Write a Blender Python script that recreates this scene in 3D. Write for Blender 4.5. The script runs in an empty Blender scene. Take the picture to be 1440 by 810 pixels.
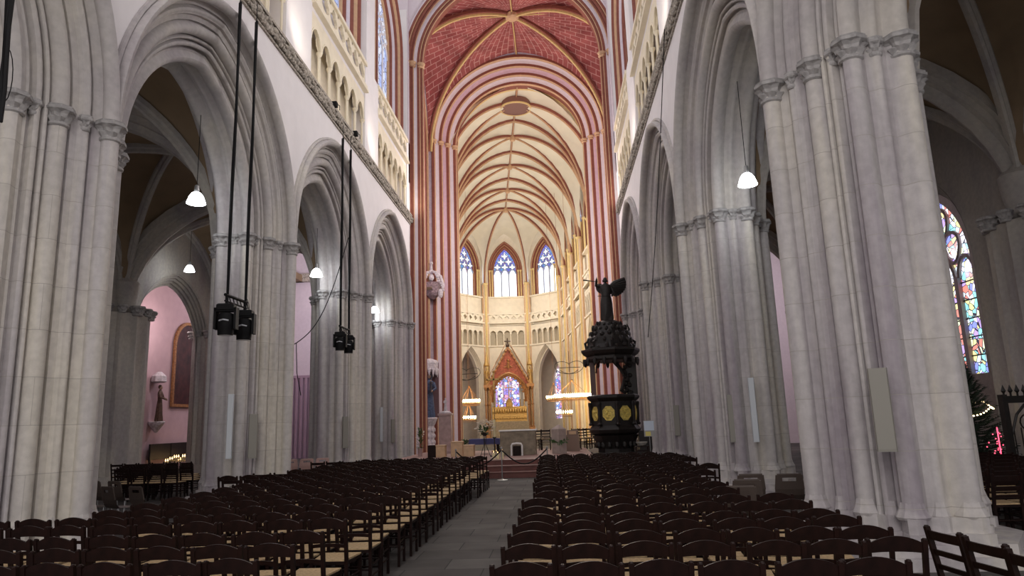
import bpy, math, random
from mathutils import Vector, Matrix
PI = math.pi
rnd = random.Random(7)
scene = bpy.context.scene
COL = scene.collection
sin, cos, sqrt = math.sin, math.cos, math.sqrt

# ------------------------------------------------------------------ materials
def new_mat(name):
    m = bpy.data.materials.new(name); m.use_nodes = True
    nt = m.node_tree
    return m, nt, nt.nodes['Principled BSDF']

def rgb(c): return (c[0], c[1], c[2], 1.0)

def plain(name, col, rough=.6, metal=0.0, spec=.5, vary=0.0, vscale=6.0, emit=None, estr=0):
    m, nt, b = new_mat(name)
    b.inputs['Roughness'].default_value = rough
    b.inputs['Metallic'].default_value = metal
    b.inputs['Specular IOR Level'].default_value = spec
    if vary > 0:
        tc = nt.nodes.new('ShaderNodeTexCoord')
        n = nt.nodes.new('ShaderNodeTexNoise'); n.inputs['Scale'].default_value = vscale
        n.inputs['Detail'].default_value = 6
        r = nt.nodes.new('ShaderNodeValToRGB')
        r.color_ramp.elements[0].position = .3; r.color_ramp.elements[1].position = .7
        r.color_ramp.elements[0].color = rgb([max(0, x * (1 - vary)) for x in col])
        r.color_ramp.elements[1].color = rgb([min(1, x * (1 + vary)) for x in col])
        nt.links.new(tc.outputs['Object'], n.inputs['Vector'])
        nt.links.new(n.outputs['Fac'], r.inputs['Fac'])
        nt.links.new(r.outputs['Color'], b.inputs['Base Color'])
    else:
        b.inputs['Base Color'].default_value = rgb(col)
    if emit:
        b.inputs['Emission Color'].default_value = rgb(emit)
        b.inputs['Emission Strength'].default_value = estr
    return m

def stone(name, c1, c2, c3, mortar, row=.8, width=1.7, bump=.35, msize=.006, nscale=.7, rough=.85):
    """coursed masonry seen on vertical faces of any direction: blotchy stone with thin joints"""
    m, nt, b = new_mat(name)
    N = nt.nodes.new; L = nt.links.new
    tc = N('ShaderNodeTexCoord')
    sep = N('ShaderNodeSeparateXYZ'); L(tc.outputs['Object'], sep.inputs[0])
    add = N('ShaderNodeMath'); add.operation = 'ADD'
    L(sep.outputs['X'], add.inputs[0]); L(sep.outputs['Y'], add.inputs[1])
    comb = N('ShaderNodeCombineXYZ'); L(add.outputs[0], comb.inputs['X']); L(sep.outputs['Z'], comb.inputs['Y'])
    br = N('ShaderNodeTexBrick'); L(comb.outputs[0], br.inputs['Vector'])
    br.inputs['Scale'].default_value = 1
    br.inputs['Brick Width'].default_value = width; br.inputs['Row Height'].default_value = row
    br.inputs['Mortar Size'].default_value = msize; br.inputs['Mortar Smooth'].default_value = .3
    br.inputs['Color1'].default_value = rgb((.0, 0, 0)); br.inputs['Color2'].default_value = rgb((1, 1, 1))
    br.inputs['Mortar'].default_value = rgb((.5, .5, .5)); br.inputs['Bias'].default_value = 0
    n1 = N('ShaderNodeTexNoise'); n1.inputs['Detail'].default_value = 5
    n1.inputs['Roughness'].default_value = .55; n1.inputs['Scale'].default_value = 1
    mp = N('ShaderNodeMapping'); mp.inputs['Scale'].default_value = nscale if isinstance(nscale, tuple) else (nscale,) * 3
    L(tc.outputs['Object'], mp.inputs['Vector']); L(mp.outputs[0], n1.inputs['Vector'])
    r1 = N('ShaderNodeValToRGB')
    e = r1.color_ramp.elements; e[0].position = .34; e[0].color = rgb(c1); e[1].position = .66; e[1].color = rgb(c3)
    k = r1.color_ramp.elements.new(.5); k.color = rgb(c2)
    L(n1.outputs['Fac'], r1.inputs['Fac'])
    mx = N('ShaderNodeMix'); mx.data_type = 'RGBA'; mx.blend_type = 'MULTIPLY'
    r2 = N('ShaderNodeMapRange'); r2.inputs['To Min'].default_value = .96; r2.inputs['To Max'].default_value = 1.02
    L(br.outputs['Color'], r2.inputs['Value'])
    mx.inputs['Factor'].default_value = 1
    L(r1.outputs['Color'], mx.inputs[6]); L(r2.outputs[0], mx.inputs[7])
    # fine grime
    n2 = N('ShaderNodeTexNoise'); n2.inputs['Scale'].default_value = 9; n2.inputs['Detail'].default_value = 8
    L(tc.outputs['Object'], n2.inputs['Vector'])
    r3 = N('ShaderNodeMapRange'); r3.inputs['From Min'].default_value = .35; r3.inputs['From Max'].default_value = .65
    r3.inputs['To Min'].default_value = .9; r3.inputs['To Max'].default_value = 1.04
    L(n2.outputs['Fac'], r3.inputs['Value'])
    mx2 = N('ShaderNodeMix'); mx2.data_type = 'RGBA'; mx2.blend_type = 'MULTIPLY'; mx2.inputs['Factor'].default_value = 1
    L(mx.outputs[2], mx2.inputs[6]); L(r3.outputs[0], mx2.inputs[7])
    mx3 = N('ShaderNodeMix'); mx3.data_type = 'RGBA'
    L(br.outputs['Fac'], mx3.inputs['Factor']); L(mx2.outputs[2], mx3.inputs[6]); mx3.inputs[7].default_value = rgb(mortar)
    L(mx3.outputs[2], b.inputs['Base Color'])
    bp = N('ShaderNodeBump'); bp.inputs['Strength'].default_value = bump; bp.inputs['Distance'].default_value = .02
    hh = N('ShaderNodeMath'); hh.operation = 'SUBTRACT'
    L(n2.outputs['Fac'], hh.inputs[0]); L(br.outputs['Fac'], hh.inputs[1])
    L(hh.outputs[0], bp.inputs['Height']); L(bp.outputs['Normal'], b.inputs['Normal'])
    b.inputs['Roughness'].default_value = rough
    b.inputs['Specular IOR Level'].default_value = .2
    return m

def uvbrick(name, col1, col2, mortar, w, h, ms, off=.5, rough=.8, use='UV', bump=.3, vary=.25):
    m, nt, b = new_mat(name)
    N = nt.nodes.new; L = nt.links.new
    tc = N('ShaderNodeTexCoord')
    br = N('ShaderNodeTexBrick'); L(tc.outputs[use], br.inputs['Vector'])
    br.offset = off
    for k_, v_ in (('Scale', 1), ('Brick Width', w), ('Row Height', h), ('Mortar Size', ms), ('Bias', 0)):
        br.inputs[k_].default_value = v_
    br.inputs['Color1'].default_value = rgb(col1); br.inputs['Color2'].default_value = rgb(col2)
    br.inputs['Mortar'].default_value = rgb(mortar)
    n2 = N('ShaderNodeTexNoise'); n2.inputs['Scale'].default_value = 1.3; n2.inputs['Detail'].default_value = 8
    L(tc.outputs['Object'], n2.inputs['Vector'])
    r3 = N('ShaderNodeMapRange'); r3.inputs['From Min'].default_value = .3; r3.inputs['From Max'].default_value = .7
    r3.inputs['To Min'].default_value = 1 - vary; r3.inputs['To Max'].default_value = 1 + vary
    L(n2.outputs['Fac'], r3.inputs['Value'])
    mx2 = N('ShaderNodeMix'); mx2.data_type = 'RGBA'; mx2.blend_type = 'MULTIPLY'; mx2.inputs['Factor'].default_value = 1
    L(br.outputs['Color'], mx2.inputs[6]); L(r3.outputs[0], mx2.inputs[7])
    L(mx2.outputs[2], b.inputs['Base Color'])
    bp = N('ShaderNodeBump'); bp.inputs['Strength'].default_value = bump; bp.inputs['Distance'].default_value = .01
    inv = N('ShaderNodeMath'); inv.operation = 'SUBTRACT'; inv.inputs[0].default_value = 1
    L(br.outputs['Fac'], inv.inputs[1]); L(inv.outputs[0], bp.inputs['Height']); L(bp.outputs['Normal'], b.inputs['Normal'])
    b.inputs['Roughness'].default_value = rough
    b.inputs['Specular IOR Level'].default_value = .15
    return m

def glass_mat(name, cols, white, strength, scale=3.2, lead=.05, top=None, ztop=0, blend=1.0):
    """stained glass lit by the daylight behind it: cells of colour divided by dark leads"""
    m, nt, b = new_mat(name)
    N = nt.nodes.new; L = nt.links.new
    tc = N('ShaderNodeTexCoord')
    vo = N('ShaderNodeTexVoronoi'); vo.inputs['Scale'].default_value = scale; L(tc.outputs['UV'], vo.inputs['Vector'])
    ve = N('ShaderNodeTexVoronoi'); ve.feature = 'DISTANCE_TO_EDGE'; ve.inputs['Scale'].default_value = scale
    L(tc.outputs['UV'], ve.inputs['Vector'])
    sp = N('ShaderNodeSeparateColor'); L(vo.outputs['Color'], sp.inputs[0])
    rp = N('ShaderNodeValToRGB'); rp.color_ramp.interpolation = 'CONSTANT'
    el = rp.color_ramp.elements
    n = len(cols)
    el[0].position = 0; el[0].color = rgb(cols[0]); el[1].position = 1 / n; el[1].color = rgb(cols[1])
    for i in range(2, n):
        q = el.new(i / n); q.color = rgb(cols[i])
    L(sp.outputs[0], rp.inputs['Fac'])
    out = rp.outputs['Color']
    if top is not None:       # pale lower lights, coloured heads above height ztop (UV v is metres)
        su = N('ShaderNodeSeparateXYZ'); L(tc.outputs['UV'], su.inputs[0])
        mr = N('ShaderNodeMapRange'); mr.inputs['From Min'].default_value = ztop - .25; mr.inputs['From Max'].default_value = ztop + .25
        L(su.outputs['Y'], mr.inputs['Value'])
        mm = N('ShaderNodeMix'); mm.data_type = 'RGBA'
        L(mr.outputs[0], mm.inputs['Factor']); L(out, mm.inputs[6])
        r2 = N('ShaderNodeValToRGB'); r2.color_ramp.interpolation = 'CONSTANT'
        e2 = r2.color_ramp.elements; n2 = len(top)
        e2[0].position = 0; e2[0].color = rgb(top[0]); e2[1].position = 1 / n2; e2[1].color = rgb(top[1])
        for i in range(2, n2):
            q = e2.new(i / n2); q.color = rgb(top[i])
        L(sp.outputs[1], r2.inputs['Fac']); L(r2.outputs['Color'], mm.inputs[7]); out = mm.outputs[2]
    gt = N('ShaderNodeMath'); gt.operation = 'GREATER_THAN'; gt.inputs[1].default_value = lead
    L(ve.outputs['Distance'], gt.inputs[0])
    m2 = N('ShaderNodeMix'); m2.data_type = 'RGBA'; L(gt.outputs[0], m2.inputs['Factor'])
    m2.inputs[6].default_value = rgb((.03, .03, .05)); L(out, m2.inputs[7])
    L(m2.outputs[2], b.inputs['Emission Color']); b.inputs['Emission Strength'].default_value = strength
    b.inputs['Base Color'].default_value = rgb((.05, .05, .06)); b.inputs['Roughness'].default_value = .2
    return m

M = {}
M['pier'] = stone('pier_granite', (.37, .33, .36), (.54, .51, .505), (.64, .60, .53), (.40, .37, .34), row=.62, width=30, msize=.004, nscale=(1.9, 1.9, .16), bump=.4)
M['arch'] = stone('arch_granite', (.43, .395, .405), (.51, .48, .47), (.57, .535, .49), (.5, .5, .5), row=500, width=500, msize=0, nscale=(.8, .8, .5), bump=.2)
M['pier_shaded'] = stone('pier_granite_shaded', (.36, .33, .33), (.44, .41, .38), (.50, .46, .40), (.42, .40, .38), row=500, width=500, msize=0, nscale=(1, 1, .3), bump=.2)  # shaded copy of the pier granite, aisle shade put into the colour
M['cap'] = plain('capital_granite', (.40, .385, .38), .9, vary=.25, vscale=9)
M['plaster'] = plain('white_plaster', (.82, .785, .79), .9, vary=.03, vscale=2, spec=.2)
M['corn'] = plain('cornice_granite', (.38, .34, .29), .9, vary=.5, vscale=14)
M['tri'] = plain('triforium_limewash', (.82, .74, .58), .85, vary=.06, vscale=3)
M['trishade'] = plain('triforium_limewash_shaded', (.72, .64, .50), .9, vary=.08)  # limewash copy with the recess shade put into the colour
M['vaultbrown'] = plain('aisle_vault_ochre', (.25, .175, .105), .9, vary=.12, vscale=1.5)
M['floor'] = uvbrick('floor_slabs', (.065, .060, .057), (.105, .097, .092), (.032, .032, .032), .95, .62, .008, rough=.8, use='Object', vary=.3)
M['red'] = plain('oxblood_paint', (.25, .08, .055), .8, vary=.12)
M['tan'] = plain('ochre_paint', (.58, .37, .22), .8, vary=.08)
M['gold'] = plain('yellow_ochre_paint', (.68, .50, .22), .75, vary=.08)
M['pink'] = plain('pink_lavender_paint', (.62, .44, .52), .85, vary=.06)
M['lav'] = stone('lavender_masonry', (.40, .33, .40), (.45, .37, .43), (.47, .39, .44), (.55, .48, .53), row=.35, width=.8, msize=.004, bump=.2)
M['palelav'] = plain('pale_lilac_paint', (.70, .62, .67), .85, vary=.04)
M['vred'] = uvbrick('red_vault_brick', (.27, .07, .07), (.34, .105, .10), (.50, .28, .26), .62, .30, .02, rough=.8)
M['vcream'] = plain('cream_vault', (.72, .66, .53), .9, vary=.05, vscale=1.2)
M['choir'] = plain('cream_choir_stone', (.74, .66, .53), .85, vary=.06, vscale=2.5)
M['choirdark'] = plain('triforium_shadow_stone', (.42, .36, .27), .9, vary=.06)  # cream choir stone darkened to paint in the passage shade
M['pinkwall'] = plain('rose_chapel_wall', (.52, .36, .39), .9, vary=.06, vscale=2)
M['wood'] = plain('dark_walnut', (.012, .0042, .0032), .5, spec=.18, vary=.4, vscale=12)
M['rush'] = plain('rush_straw', (.52, .37, .20), .8, vary=.25, vscale=40)
M['black'] = plain('black_metal', (.008, .008, .009), .6, .0, .15)
M['iron'] = plain('wrought_iron', (.03, .028, .026), .55, .3)
M['oak'] = plain('black_oak', (.010, .007, .006), .5, vary=.5, vscale=10)
M['gilt'] = plain('gilding', (.50, .32, .11), .42, .6, vary=.25, vscale=14)
M['gilt2'] = plain('old_gilding', (.38, .19, .08), .45, .5, vary=.4, vscale=12)
M['retred'] = plain('retable_red', (.36, .09, .05), .6, vary=.4, vscale=9)
M['carpet'] = plain('podium_red_wood', (.16, .055, .045), .6, vary=.2, vscale=5)
M['carpettop'] = plain('podium_rose_top', (.27, .16, .14), .7, vary=.1)
M['altar'] = plain('altar_stone', (.27, .22, .16), .7, vary=.25, vscale=7)
M['white'] = plain('white_cloth', (.85, .84, .82), .8)
M['wax'] = plain('candle_wax', (.85, .74, .45), .5)
M['lightwood'] = plain('pale_beech', (.62, .42, .25), .5, vary=.12, vscale=6)
M['marble'] = plain('pink_marble', (.42, .29, .28), .45, vary=.2, vscale=5)
M['whitestone'] = plain('white_carved_stone', (.62, .57, .60), .8, vary=.25, vscale=9)
M['chrome'] = plain('polished_chrome', (.8, .8, .8), .15, 1.0)
M['green'] = plain('leaf_green', (.05, .11, .03), .6, vary=.4, vscale=20)
M['petal'] = plain('pale_petals', (.82, .72, .60), .7, vary=.15, vscale=20)
M['fir'] = plain('fir_needles', (.012, .028, .014), .7, vary=.4, vscale=10)
M['greyplastic'] = plain('grey_brown_plastic', (.075, .055, .045), .5)
M['pinkplastic'] = plain('pink_beige_plastic', (.62, .40, .36), .5)
M['steel'] = plain('painted_steel', (.35, .35, .35), .35, .6)
M['spkbeige'] = plain('beige_speaker_enamel', (.27, .258, .225), .6)
M['spkwhite'] = plain('white_speaker_enamel', (.60, .64, .68), .6)
M['statdark'] = plain('dark_polychrome_wood', (.035, .03, .04), .5, vary=.5, vscale=14)
M['blue'] = plain('faded_blue_robe', (.05, .075, .14), .6, vary=.4, vscale=12)
M['skin'] = plain('carved_flesh', (.40, .27, .20), .6)
M['brownrobe'] = plain('brown_robe', (.10, .055, .035), .6, vary=.4, vscale=12)
M['canvas'] = plain('darkened_painting', (.045, .014, .012), .35, vary=.8, vscale=3)
M['poster'] = plain('pale_notice_paper', (.62, .70, .82), .7)
M['yellowp'] = plain('yellow_notice_paper', (.75, .65, .2), .7)
def emis(name, c, s):
    m, nt, b = new_mat(name)
    b.inputs['Base Color'].default_value = rgb((.8, .8, .8)); b.inputs['Emission Color'].default_value = rgb(c); b.inputs['Emission Strength'].default_value = s
    return m
M['bulb'] = emis('pendant_glass', (.93, .97, 1), 14)
M['warmbulb'] = emis('warm_bulb', (1, .78, .42), 26)
M['flame'] = emis('flame', (1, .6, .25), 4)
M['fairywarm'] = emis('fairy_light_warm', (1, .75, .4), 6)
M['fairyblue'] = emis('fairy_light_blue', (.35, .55, 1), 6)
M['fairyred'] = emis('fairy_light_red', (1, .05, .12), 3)
M['lens'] = plain('spotlight_lens', (.5, .52, .56), .1)
W = (1, 1, 1)
M['apseglass'] = glass_mat('apse_glass', [W, (.95, .97, 1), W, (1, .9, .82), W, (.75, .85, 1), W], 1, 2.6, 3.0, .02,
    top=[(.25, .30, .8), W, (.55, .75, .9), W, (.62, .45, .65), (.3, .35, .85), W, W, (.8, .88, 1)], ztop=3.2)
M['apsehead'] = glass_mat('apse_head_glass', [(.10, .12, .55), (.16, .2, .7), (.10, .35, .6), (.3, .12, .4), (.12, .12, .5)], 1, 1.2, 7.0, .03)
M['palepane'] = glass_mat('pale_pane_glass', [W, (.93, .96, 1), (1, .97, .95), (.9, .95, 1)], 1, 2.2, 3.0, .0)
M['chapelglass'] = glass_mat('axial_chapel_glass', [(.35, .25, .75), (.9, .75, .95), (.2, .35, .8), (.85, .35, .5), (.75, .8, 1), (.5, .3, .7), (1, .9, .95)], 1, 1.3, 3.6, .045)
M['aisleglass'] = glass_mat('aisle_chapel_glass', [(.25, .3, .85), (.7, .9, 1), (.85, .95, .6), (.9, .9, 1), (.3, .75, .8), (.75, .25, .2), (.9, .8, .35), (.5, .35, .8)], 1, 1.6, 4.2, .05)
M['clearglass'] = glass_mat('clerestory_glass', [(.5, .6, .9), (.7, .8, 1), (.35, .45, .8), (.8, .85, 1)], 1, 1.0, 3.0, .04)

# ------------------------------------------------------------------ mesh builder
class MB:
    def __init__(s, T=None):
        s.v = []; s.f = []; s.m = []; s.uv = {}; s.T = T or Matrix.Identity(4); s.mat = 0
    def vert(s, x, y, z):
        s.v.append(s.T @ Vector((x, y, z))); return len(s.v) - 1
    def face(s, idx, mat=None, uv=None):
        s.f.append(tuple(idx)); s.m.append(s.mat if mat is None else mat)
        if uv: s.uv[len(s.f) - 1] = uv
    def quad(s, a, b, c, d, mat=None, uv=None):
        i = [s.vert(*p) for p in (a, b, c, d)]; s.face(i, mat, uv)
    def box(s, x0, x1, y0, y1, z0, z1, mat=None):
        i = [s.vert(x, y, z) for z in (z0, z1) for y in (y0, y1) for x in (x0, x1)]
        for q in ((0, 2, 3, 1), (4, 5, 7, 6), (0, 1, 5, 4), (2, 6, 7, 3), (0, 4, 6, 2), (1, 3, 7, 5)):
            s.face([i[k] for k in q], mat)
    def bbox(s, x0, x1, y0, y1, z0, z1, b=.01, mat=None):
        """box with chamfered vertical and top edges"""
        s.prism([(x0 + b, y0), (x1 - b, y0), (x1, y0 + b), (x1, y1 - b), (x1 - b, y1), (x0 + b, y1), (x0, y1 - b), (x0, y0 + b)], z0, z1 - b, mat, cap=False)
        lo = [(x0 + b, y0), (x1 - b, y0), (x1, y0 + b), (x1, y1 - b), (x1 - b, y1), (x0 + b, y1), (x0, y1 - b), (x0, y0 + b)]
        cx, cy = (x0 + x1) / 2, (y0 + y1) / 2
        hi = [(px + (b if px < cx else -b), py + (b if py < cy else -b)) for px, py in lo]
        a = [s.vert(p[0], p[1], z1 - b) for p in lo]; c = [s.vert(p[0], p[1], z1) for p in hi]
        n = 8
        for k in range(n): s.face([a[k], a[(k + 1) % n], c[(k + 1) % n], c[k]], mat)
        s.face(c, mat); d = [s.vert(p[0], p[1], z0) for p in lo]; s.face(d[::-1], mat)
    def prism(s, poly, z0, z1, mat=None, cap=True):
        n = len(poly)
        a = [s.vert(p[0], p[1], z0) for p in poly]; b = [s.vert(p[0], p[1], z1) for p in poly]
        for k in range(n): s.face([a[k], a[(k + 1) % n], b[(k + 1) % n], b[k]], mat)
        if cap: s.face(b, mat); s.face(a[::-1], mat)
    def rings(s, rings, close=True, mat=None, caps=True):
        """list of rings (each a list of points), skinned in order"""
        ids = [[s.vert(*p) for p in r] for r in rings]
        n = len(ids[0])
        for a, b in zip(ids, ids[1:]):
            for k in range(n if close else n - 1):
                s.face([a[k], a[(k + 1) % n], b[(k + 1) % n], b[k]], mat)
        if caps and close:
            s.face(ids[0][::-1], mat); s.face(ids[-1], mat)
    def lathe(s, prof, cx=0, cy=0, n=16, mat=None, z0=0, lump=0, k=8, sq=1.0):
        R = []
        for i, (r, z) in enumerate(prof):
            ring = []
            for j in range(n):
                a = 2 * PI * j / n
                rr = r * (1 + (lump * sin(k * a + i * 1.9) if lump else 0))
                ring.append((cx + rr * cos(a), cy + sq * rr * sin(a), z0 + z))
            R.append(ring)
        s.rings(R, True, mat)
    def tube(s, pts, r, n=8, mat=None, caps=True):
        pts = [Vector(p) for p in pts]
        rr = r if isinstance(r, (list, tuple)) else [r] * len(pts)
        R = []; prev = None
        for i, p in enumerate(pts):
            t = (pts[min(i + 1, len(pts) - 1)] - pts[max(i - 1, 0)]).normalized()
            if prev is None:
                ref = Vector((0, 0, 1)) if abs(t.z) < .9 else Vector((1, 0, 0))
                prev = t.cross(ref).normalized()
            u = (prev - t * prev.dot(t)).normalized(); w = t.cross(u); prev = u
            R.append([tuple(p + (u * cos(2 * PI * k / n) + w * sin(2 * PI * k / n)) * rr[i]) for k in range(n)])
        s.rings(R, True, mat, caps)
    def bar(s, a, b, wx, wy, mat=None):
        """square bar between two points"""
        a = Vector(a); b = Vector(b); t = (b - a).normalized()
        ref = Vector((1, 0, 0)) if abs(t.x) < .8 else Vector((0, 1, 0))
        w = t.cross(ref).normalized(); u = w.cross(t)
        R = [[tuple(p + u * (sx * wx / 2) + w * (sy * wy / 2)) for sx, sy in ((-1, -1), (1, -1), (1, 1), (-1, 1))] for p in (a, b)]
        s.rings(R, True, mat)
    def sweep(s, pts, side, prof):
        """prof: [(n, d, mat)] closed loop; n along the side axis, d along the inner normal (away from the centre of curvature is negative)"""
        pts = [Vector(p) for p in pts]; side = Vector(side).normalized()
        D = []
        for i, p in enumerate(pts):
            t = (pts[min(i + 1, len(pts) - 1)] - pts[max(i - 1, 0)]).normalized()
            D.append(side.cross(t).normalized())
        k0 = max(range(len(D)), key=lambda i: abs(D[i].z))
        if D[k0].z > 0: D[k0] = -D[k0]
        for i in range(k0 + 1, len(D)):
            if D[i].dot(D[i - 1]) < 0: D[i] = -D[i]
        for i in range(k0 - 1, -1, -1):
            if D[i].dot(D[i + 1]) < 0: D[i] = -D[i]
        R = list(zip(pts, D))
        ids = [[s.vert(*(p + side * n + d * q)) for n, q, _ in prof] for p, d in R]
        n = len(prof)
        for a, b in zip(ids, ids[1:]):
            for k in range(n): s.face([a[k], a[(k + 1) % n], b[(k + 1) % n], b[k]], prof[k][2])
    def ball(s, c, r, n=10, m=7, mat=None, sx=1, sy=1, sz=1):
        R = []
        for i in range(1, m):
            a = PI * i / m
            R.append([(c[0] + sx * r * sin(a) * cos(2 * PI * j / n), c[1] + sy * r * sin(a) * sin(2 * PI * j / n), c[2] - sz * r * cos(a)) for j in range(n)])
        s.rings(R, True, mat)
    def build(s, name, mats, parent=None, smooth=False, kind=None):
        me = bpy.data.meshes.new(name)
        me.from_pydata([tuple(v) for v in s.v], [], s.f)
        if not isinstance(mats, (list, tuple)): mats = [mats]
        for m in mats: me.materials.append(M[m] if isinstance(m, str) else m)
        me.polygons.foreach_set('material_index', s.m)
        if s.uv:
            ul = me.uv_layers.new(name='uv')
            for fi, uv in s.uv.items():
                p = me.polygons[fi]
                for li, c in zip(p.loop_indices, uv): ul.data[li].uv = c
        if smooth:
            me.polygons.foreach_set('use_smooth', [True] * len(me.polygons))
            me.update()
            try: me.set_sharp_from_angle(angle=math.radians(38))
            except Exception: pass
        me.update()
        o = bpy.data.objects.new(name, me); COL.objects.link(o)
        if parent: o.parent = parent
        if kind: o['kind'] = kind
        return o

def tag(o, label=None, cat=None, group=None):
    if label: o['label'] = label
    if cat: o['category'] = cat
    if group: o['group'] = group
    return o
def thing(name, label, cat, loc=(0, 0, 0), rz=0, group=None):
    o = bpy.data.objects.new(name, None); COL.objects.link(o)
    o.empty_display_size = .1
    o.location = loc; o.rotation_euler = (0, 0, rz)
    return tag(o, label, cat, group)
def dup(root, loc, rz=None, label=None, group=None):
    r = root.copy(); COL.objects.link(r); r.location = loc
    if rz is not None: r.rotation_euler = (0, 0, rz)
    if label: r['label'] = label
    if group: r['group'] = group
    for ch in root.children:
        c = ch.copy(); COL.objects.link(c); c.parent = r
        for g in ch.children:
            d = g.copy(); COL.objects.link(d); d.parent = c
    return r

def pa(t, c=.3):
    """pointed arch height 0..1 over |t| 1..0"""
    t = min(1.0, abs(t))
    return sqrt(max(0, (1 + c) ** 2 - (t + c) ** 2)) / sqrt(1 + 2 * c)

def frame(ox, oy, ang):
    """u to the right, d away from the viewer, z up"""
    return Matrix.Translation((ox, oy, 0)) @ Matrix.Rotation(ang, 4, 'Z')

def orders(mb, prof, a, c, zs, zfloor=None, K=14, zsc=1.0, legs=True, cu=0):
    """moulded arch. local x = along wall (centre cu), local y = depth, prof = [(depth, offset, mat)], clear half span a"""
    cols = []
    for (d, v, mt) in prof:
        Rv = a + c + v; th = math.acos(min(1, c / Rv)) if Rv > 0 else 0
        L = []
        if zfloor is not None: L.append((cu - a - v, d, zfloor))
        for k in range(K + 1):
            t = th * k / K; L.append((cu - (Rv * cos(t) - c), d, zs + zsc * Rv * sin(t)))
        for k in range(K - 1, -1, -1):
            t = th * k / K; L.append((cu + (Rv * cos(t) - c), d, zs + zsc * Rv * sin(t)))
        if zfloor is not None: L.append((cu + a + v, d, zfloor))
        cols.append(L)
    ids = [[mb.vert(*p) for p in L] for L in cols]
    for i in range(len(ids) - 1):
        A, B = ids[i], ids[i + 1]
        for k in range(len(A) - 1):
            mb.face([A[k], B[k], B[k + 1], A[k + 1]], prof[i][2])

def arch_wall(mb, u0, u1, z0, z1, ops, th, mat=0, y0=0, n=16, back=True, top=None):
    """wall with pointed openings; ops = [(cu, half, sill, zs, c)]; top = optional function u -> z"""
    us = {round(u0, 4), round(u1, 4)}
    for cu, h, sill, zs, c in ops:
        for k in range(n + 1): us.add(round(cu - h * cos(PI * k / n), 4))
        us.add(round(cu, 4))
    us = sorted(u for u in us if u0 - 2e-4 <= u <= u1 + 2e-4)
    if top:
        extra = [u0 + (u1 - u0) * k / 24 for k in range(25)]; us = sorted(set(us) | {round(e, 4) for e in extra})
    def hole(u, side):
        for cu, h, sill, zs, c in ops:
            if cu - h - 1e-4 <= u <= cu + h + 1e-4 and cu - h < u + side * 1e-3 < cu + h:
                R = h + c; x = abs(u - cu)
                return sill, zs + sqrt(max(0, R * R - (x + c) ** 2))
        return None
    for ua, ub in zip(us, us[1:]):
        ha, hb = hole(ua, 1), hole(ub, -1)
        ta, tb = (top(ua), top(ub)) if top else (z1, z1)
        segs = []
        if ha and hb:
            if ha[0] > z0: segs.append((z0, ha[0], z0, hb[0], 'lo'))
            segs.append((ha[1], ta, hb[1], tb, 'hi'))
        else: segs.append((z0, ta, z0, tb, ''))
        for a0, a1, b0, b1, kk in segs:
            if a1 - a0 < 1e-5 and b1 - b0 < 1e-5: continue
            mb.quad((ua, y0, a0), (ub, y0, b0), (ub, y0, b1), (ua, y0, a1), mat)
            if back: mb.quad((ub, y0 + th, b0), (ua, y0 + th, a0), (ua, y0 + th, a1), (ub, y0 + th, b1), mat)
            if kk == 'hi': mb.quad((ua, y0, a0), (ua, y0 + th, a0), (ub, y0 + th, b0), (ub, y0, b0), mat)
            if kk == 'lo': mb.quad((ua, y0, a1), (ub, y0, b1), (ub, y0 + th, b1), (ua, y0 + th, a1), mat)
            mb.quad((ua, y0, a1), (ub, y0, b1), (ub, y0 + th, b1), (ua, y0 + th, a1), mat)
    for cu, h, sill, zs, c in ops:
        for sg in (-1, 1):
            u = cu + sg * h
            lo = max(sill, z0)
            if u0 - 1e-4 <= u <= u1 + 1e-4 and zs > lo + 1e-3:
                mb.quad((u, y0, lo), (u, y0 + th, lo), (u, y0 + th, zs), (u, y0, zs), mat)
    e0, e1 = (top(u0), top(u1)) if top else (z1, z1)
    mb.quad((u0, y0, z0), (u0, y0 + th, z0), (u0, y0 + th, e0), (u0, y0, e0), mat)
    mb.quad((u1, y0, z0), (u1, y0 + th, z0), (u1, y0 + th, e1), (u1, y0, e1), mat)

def holed_panel(mb, x0, x1, y, z0, z1, th, mat=0, r=.3, lobes=4, n=24):
    """rectangular slab pierced by one foiled hole"""
    cx, cz = (x0 + x1) / 2, (z0 + z1) / 2; hw, hz = (x1 - x0) / 2, (z1 - z0) / 2
    out = []; inn = []
    for k in range(n):
        a = 2 * PI * (k + .5) / n
        s_ = min(hw / max(1e-6, abs(cos(a))), hz / max(1e-6, abs(sin(a))))
        out.append((cx + s_ * cos(a), cz + s_ * sin(a)))
        rr = r * (.62 + .38 * abs(cos(lobes / 2 * a)))
        inn.append((cx + rr * cos(a), cz + rr * sin(a)))
    for yy in (y, y + th):
        o = [mb.vert(p[0], yy, p[1]) for p in out]; i_ = [mb.vert(p[0], yy, p[1]) for p in inn]
        for k in range(n): mb.face([o[k], o[(k + 1) % n], i_[(k + 1) % n], i_[k]], mat)
    a_ = [mb.vert(p[0], y, p[1]) for p in inn]; b_ = [mb.vert(p[0], y + th, p[1]) for p in inn]
    for k in range(n): mb.face([a_[k], a_[(k + 1) % n], b_[(k + 1) % n], b_[k]], mat)

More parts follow.
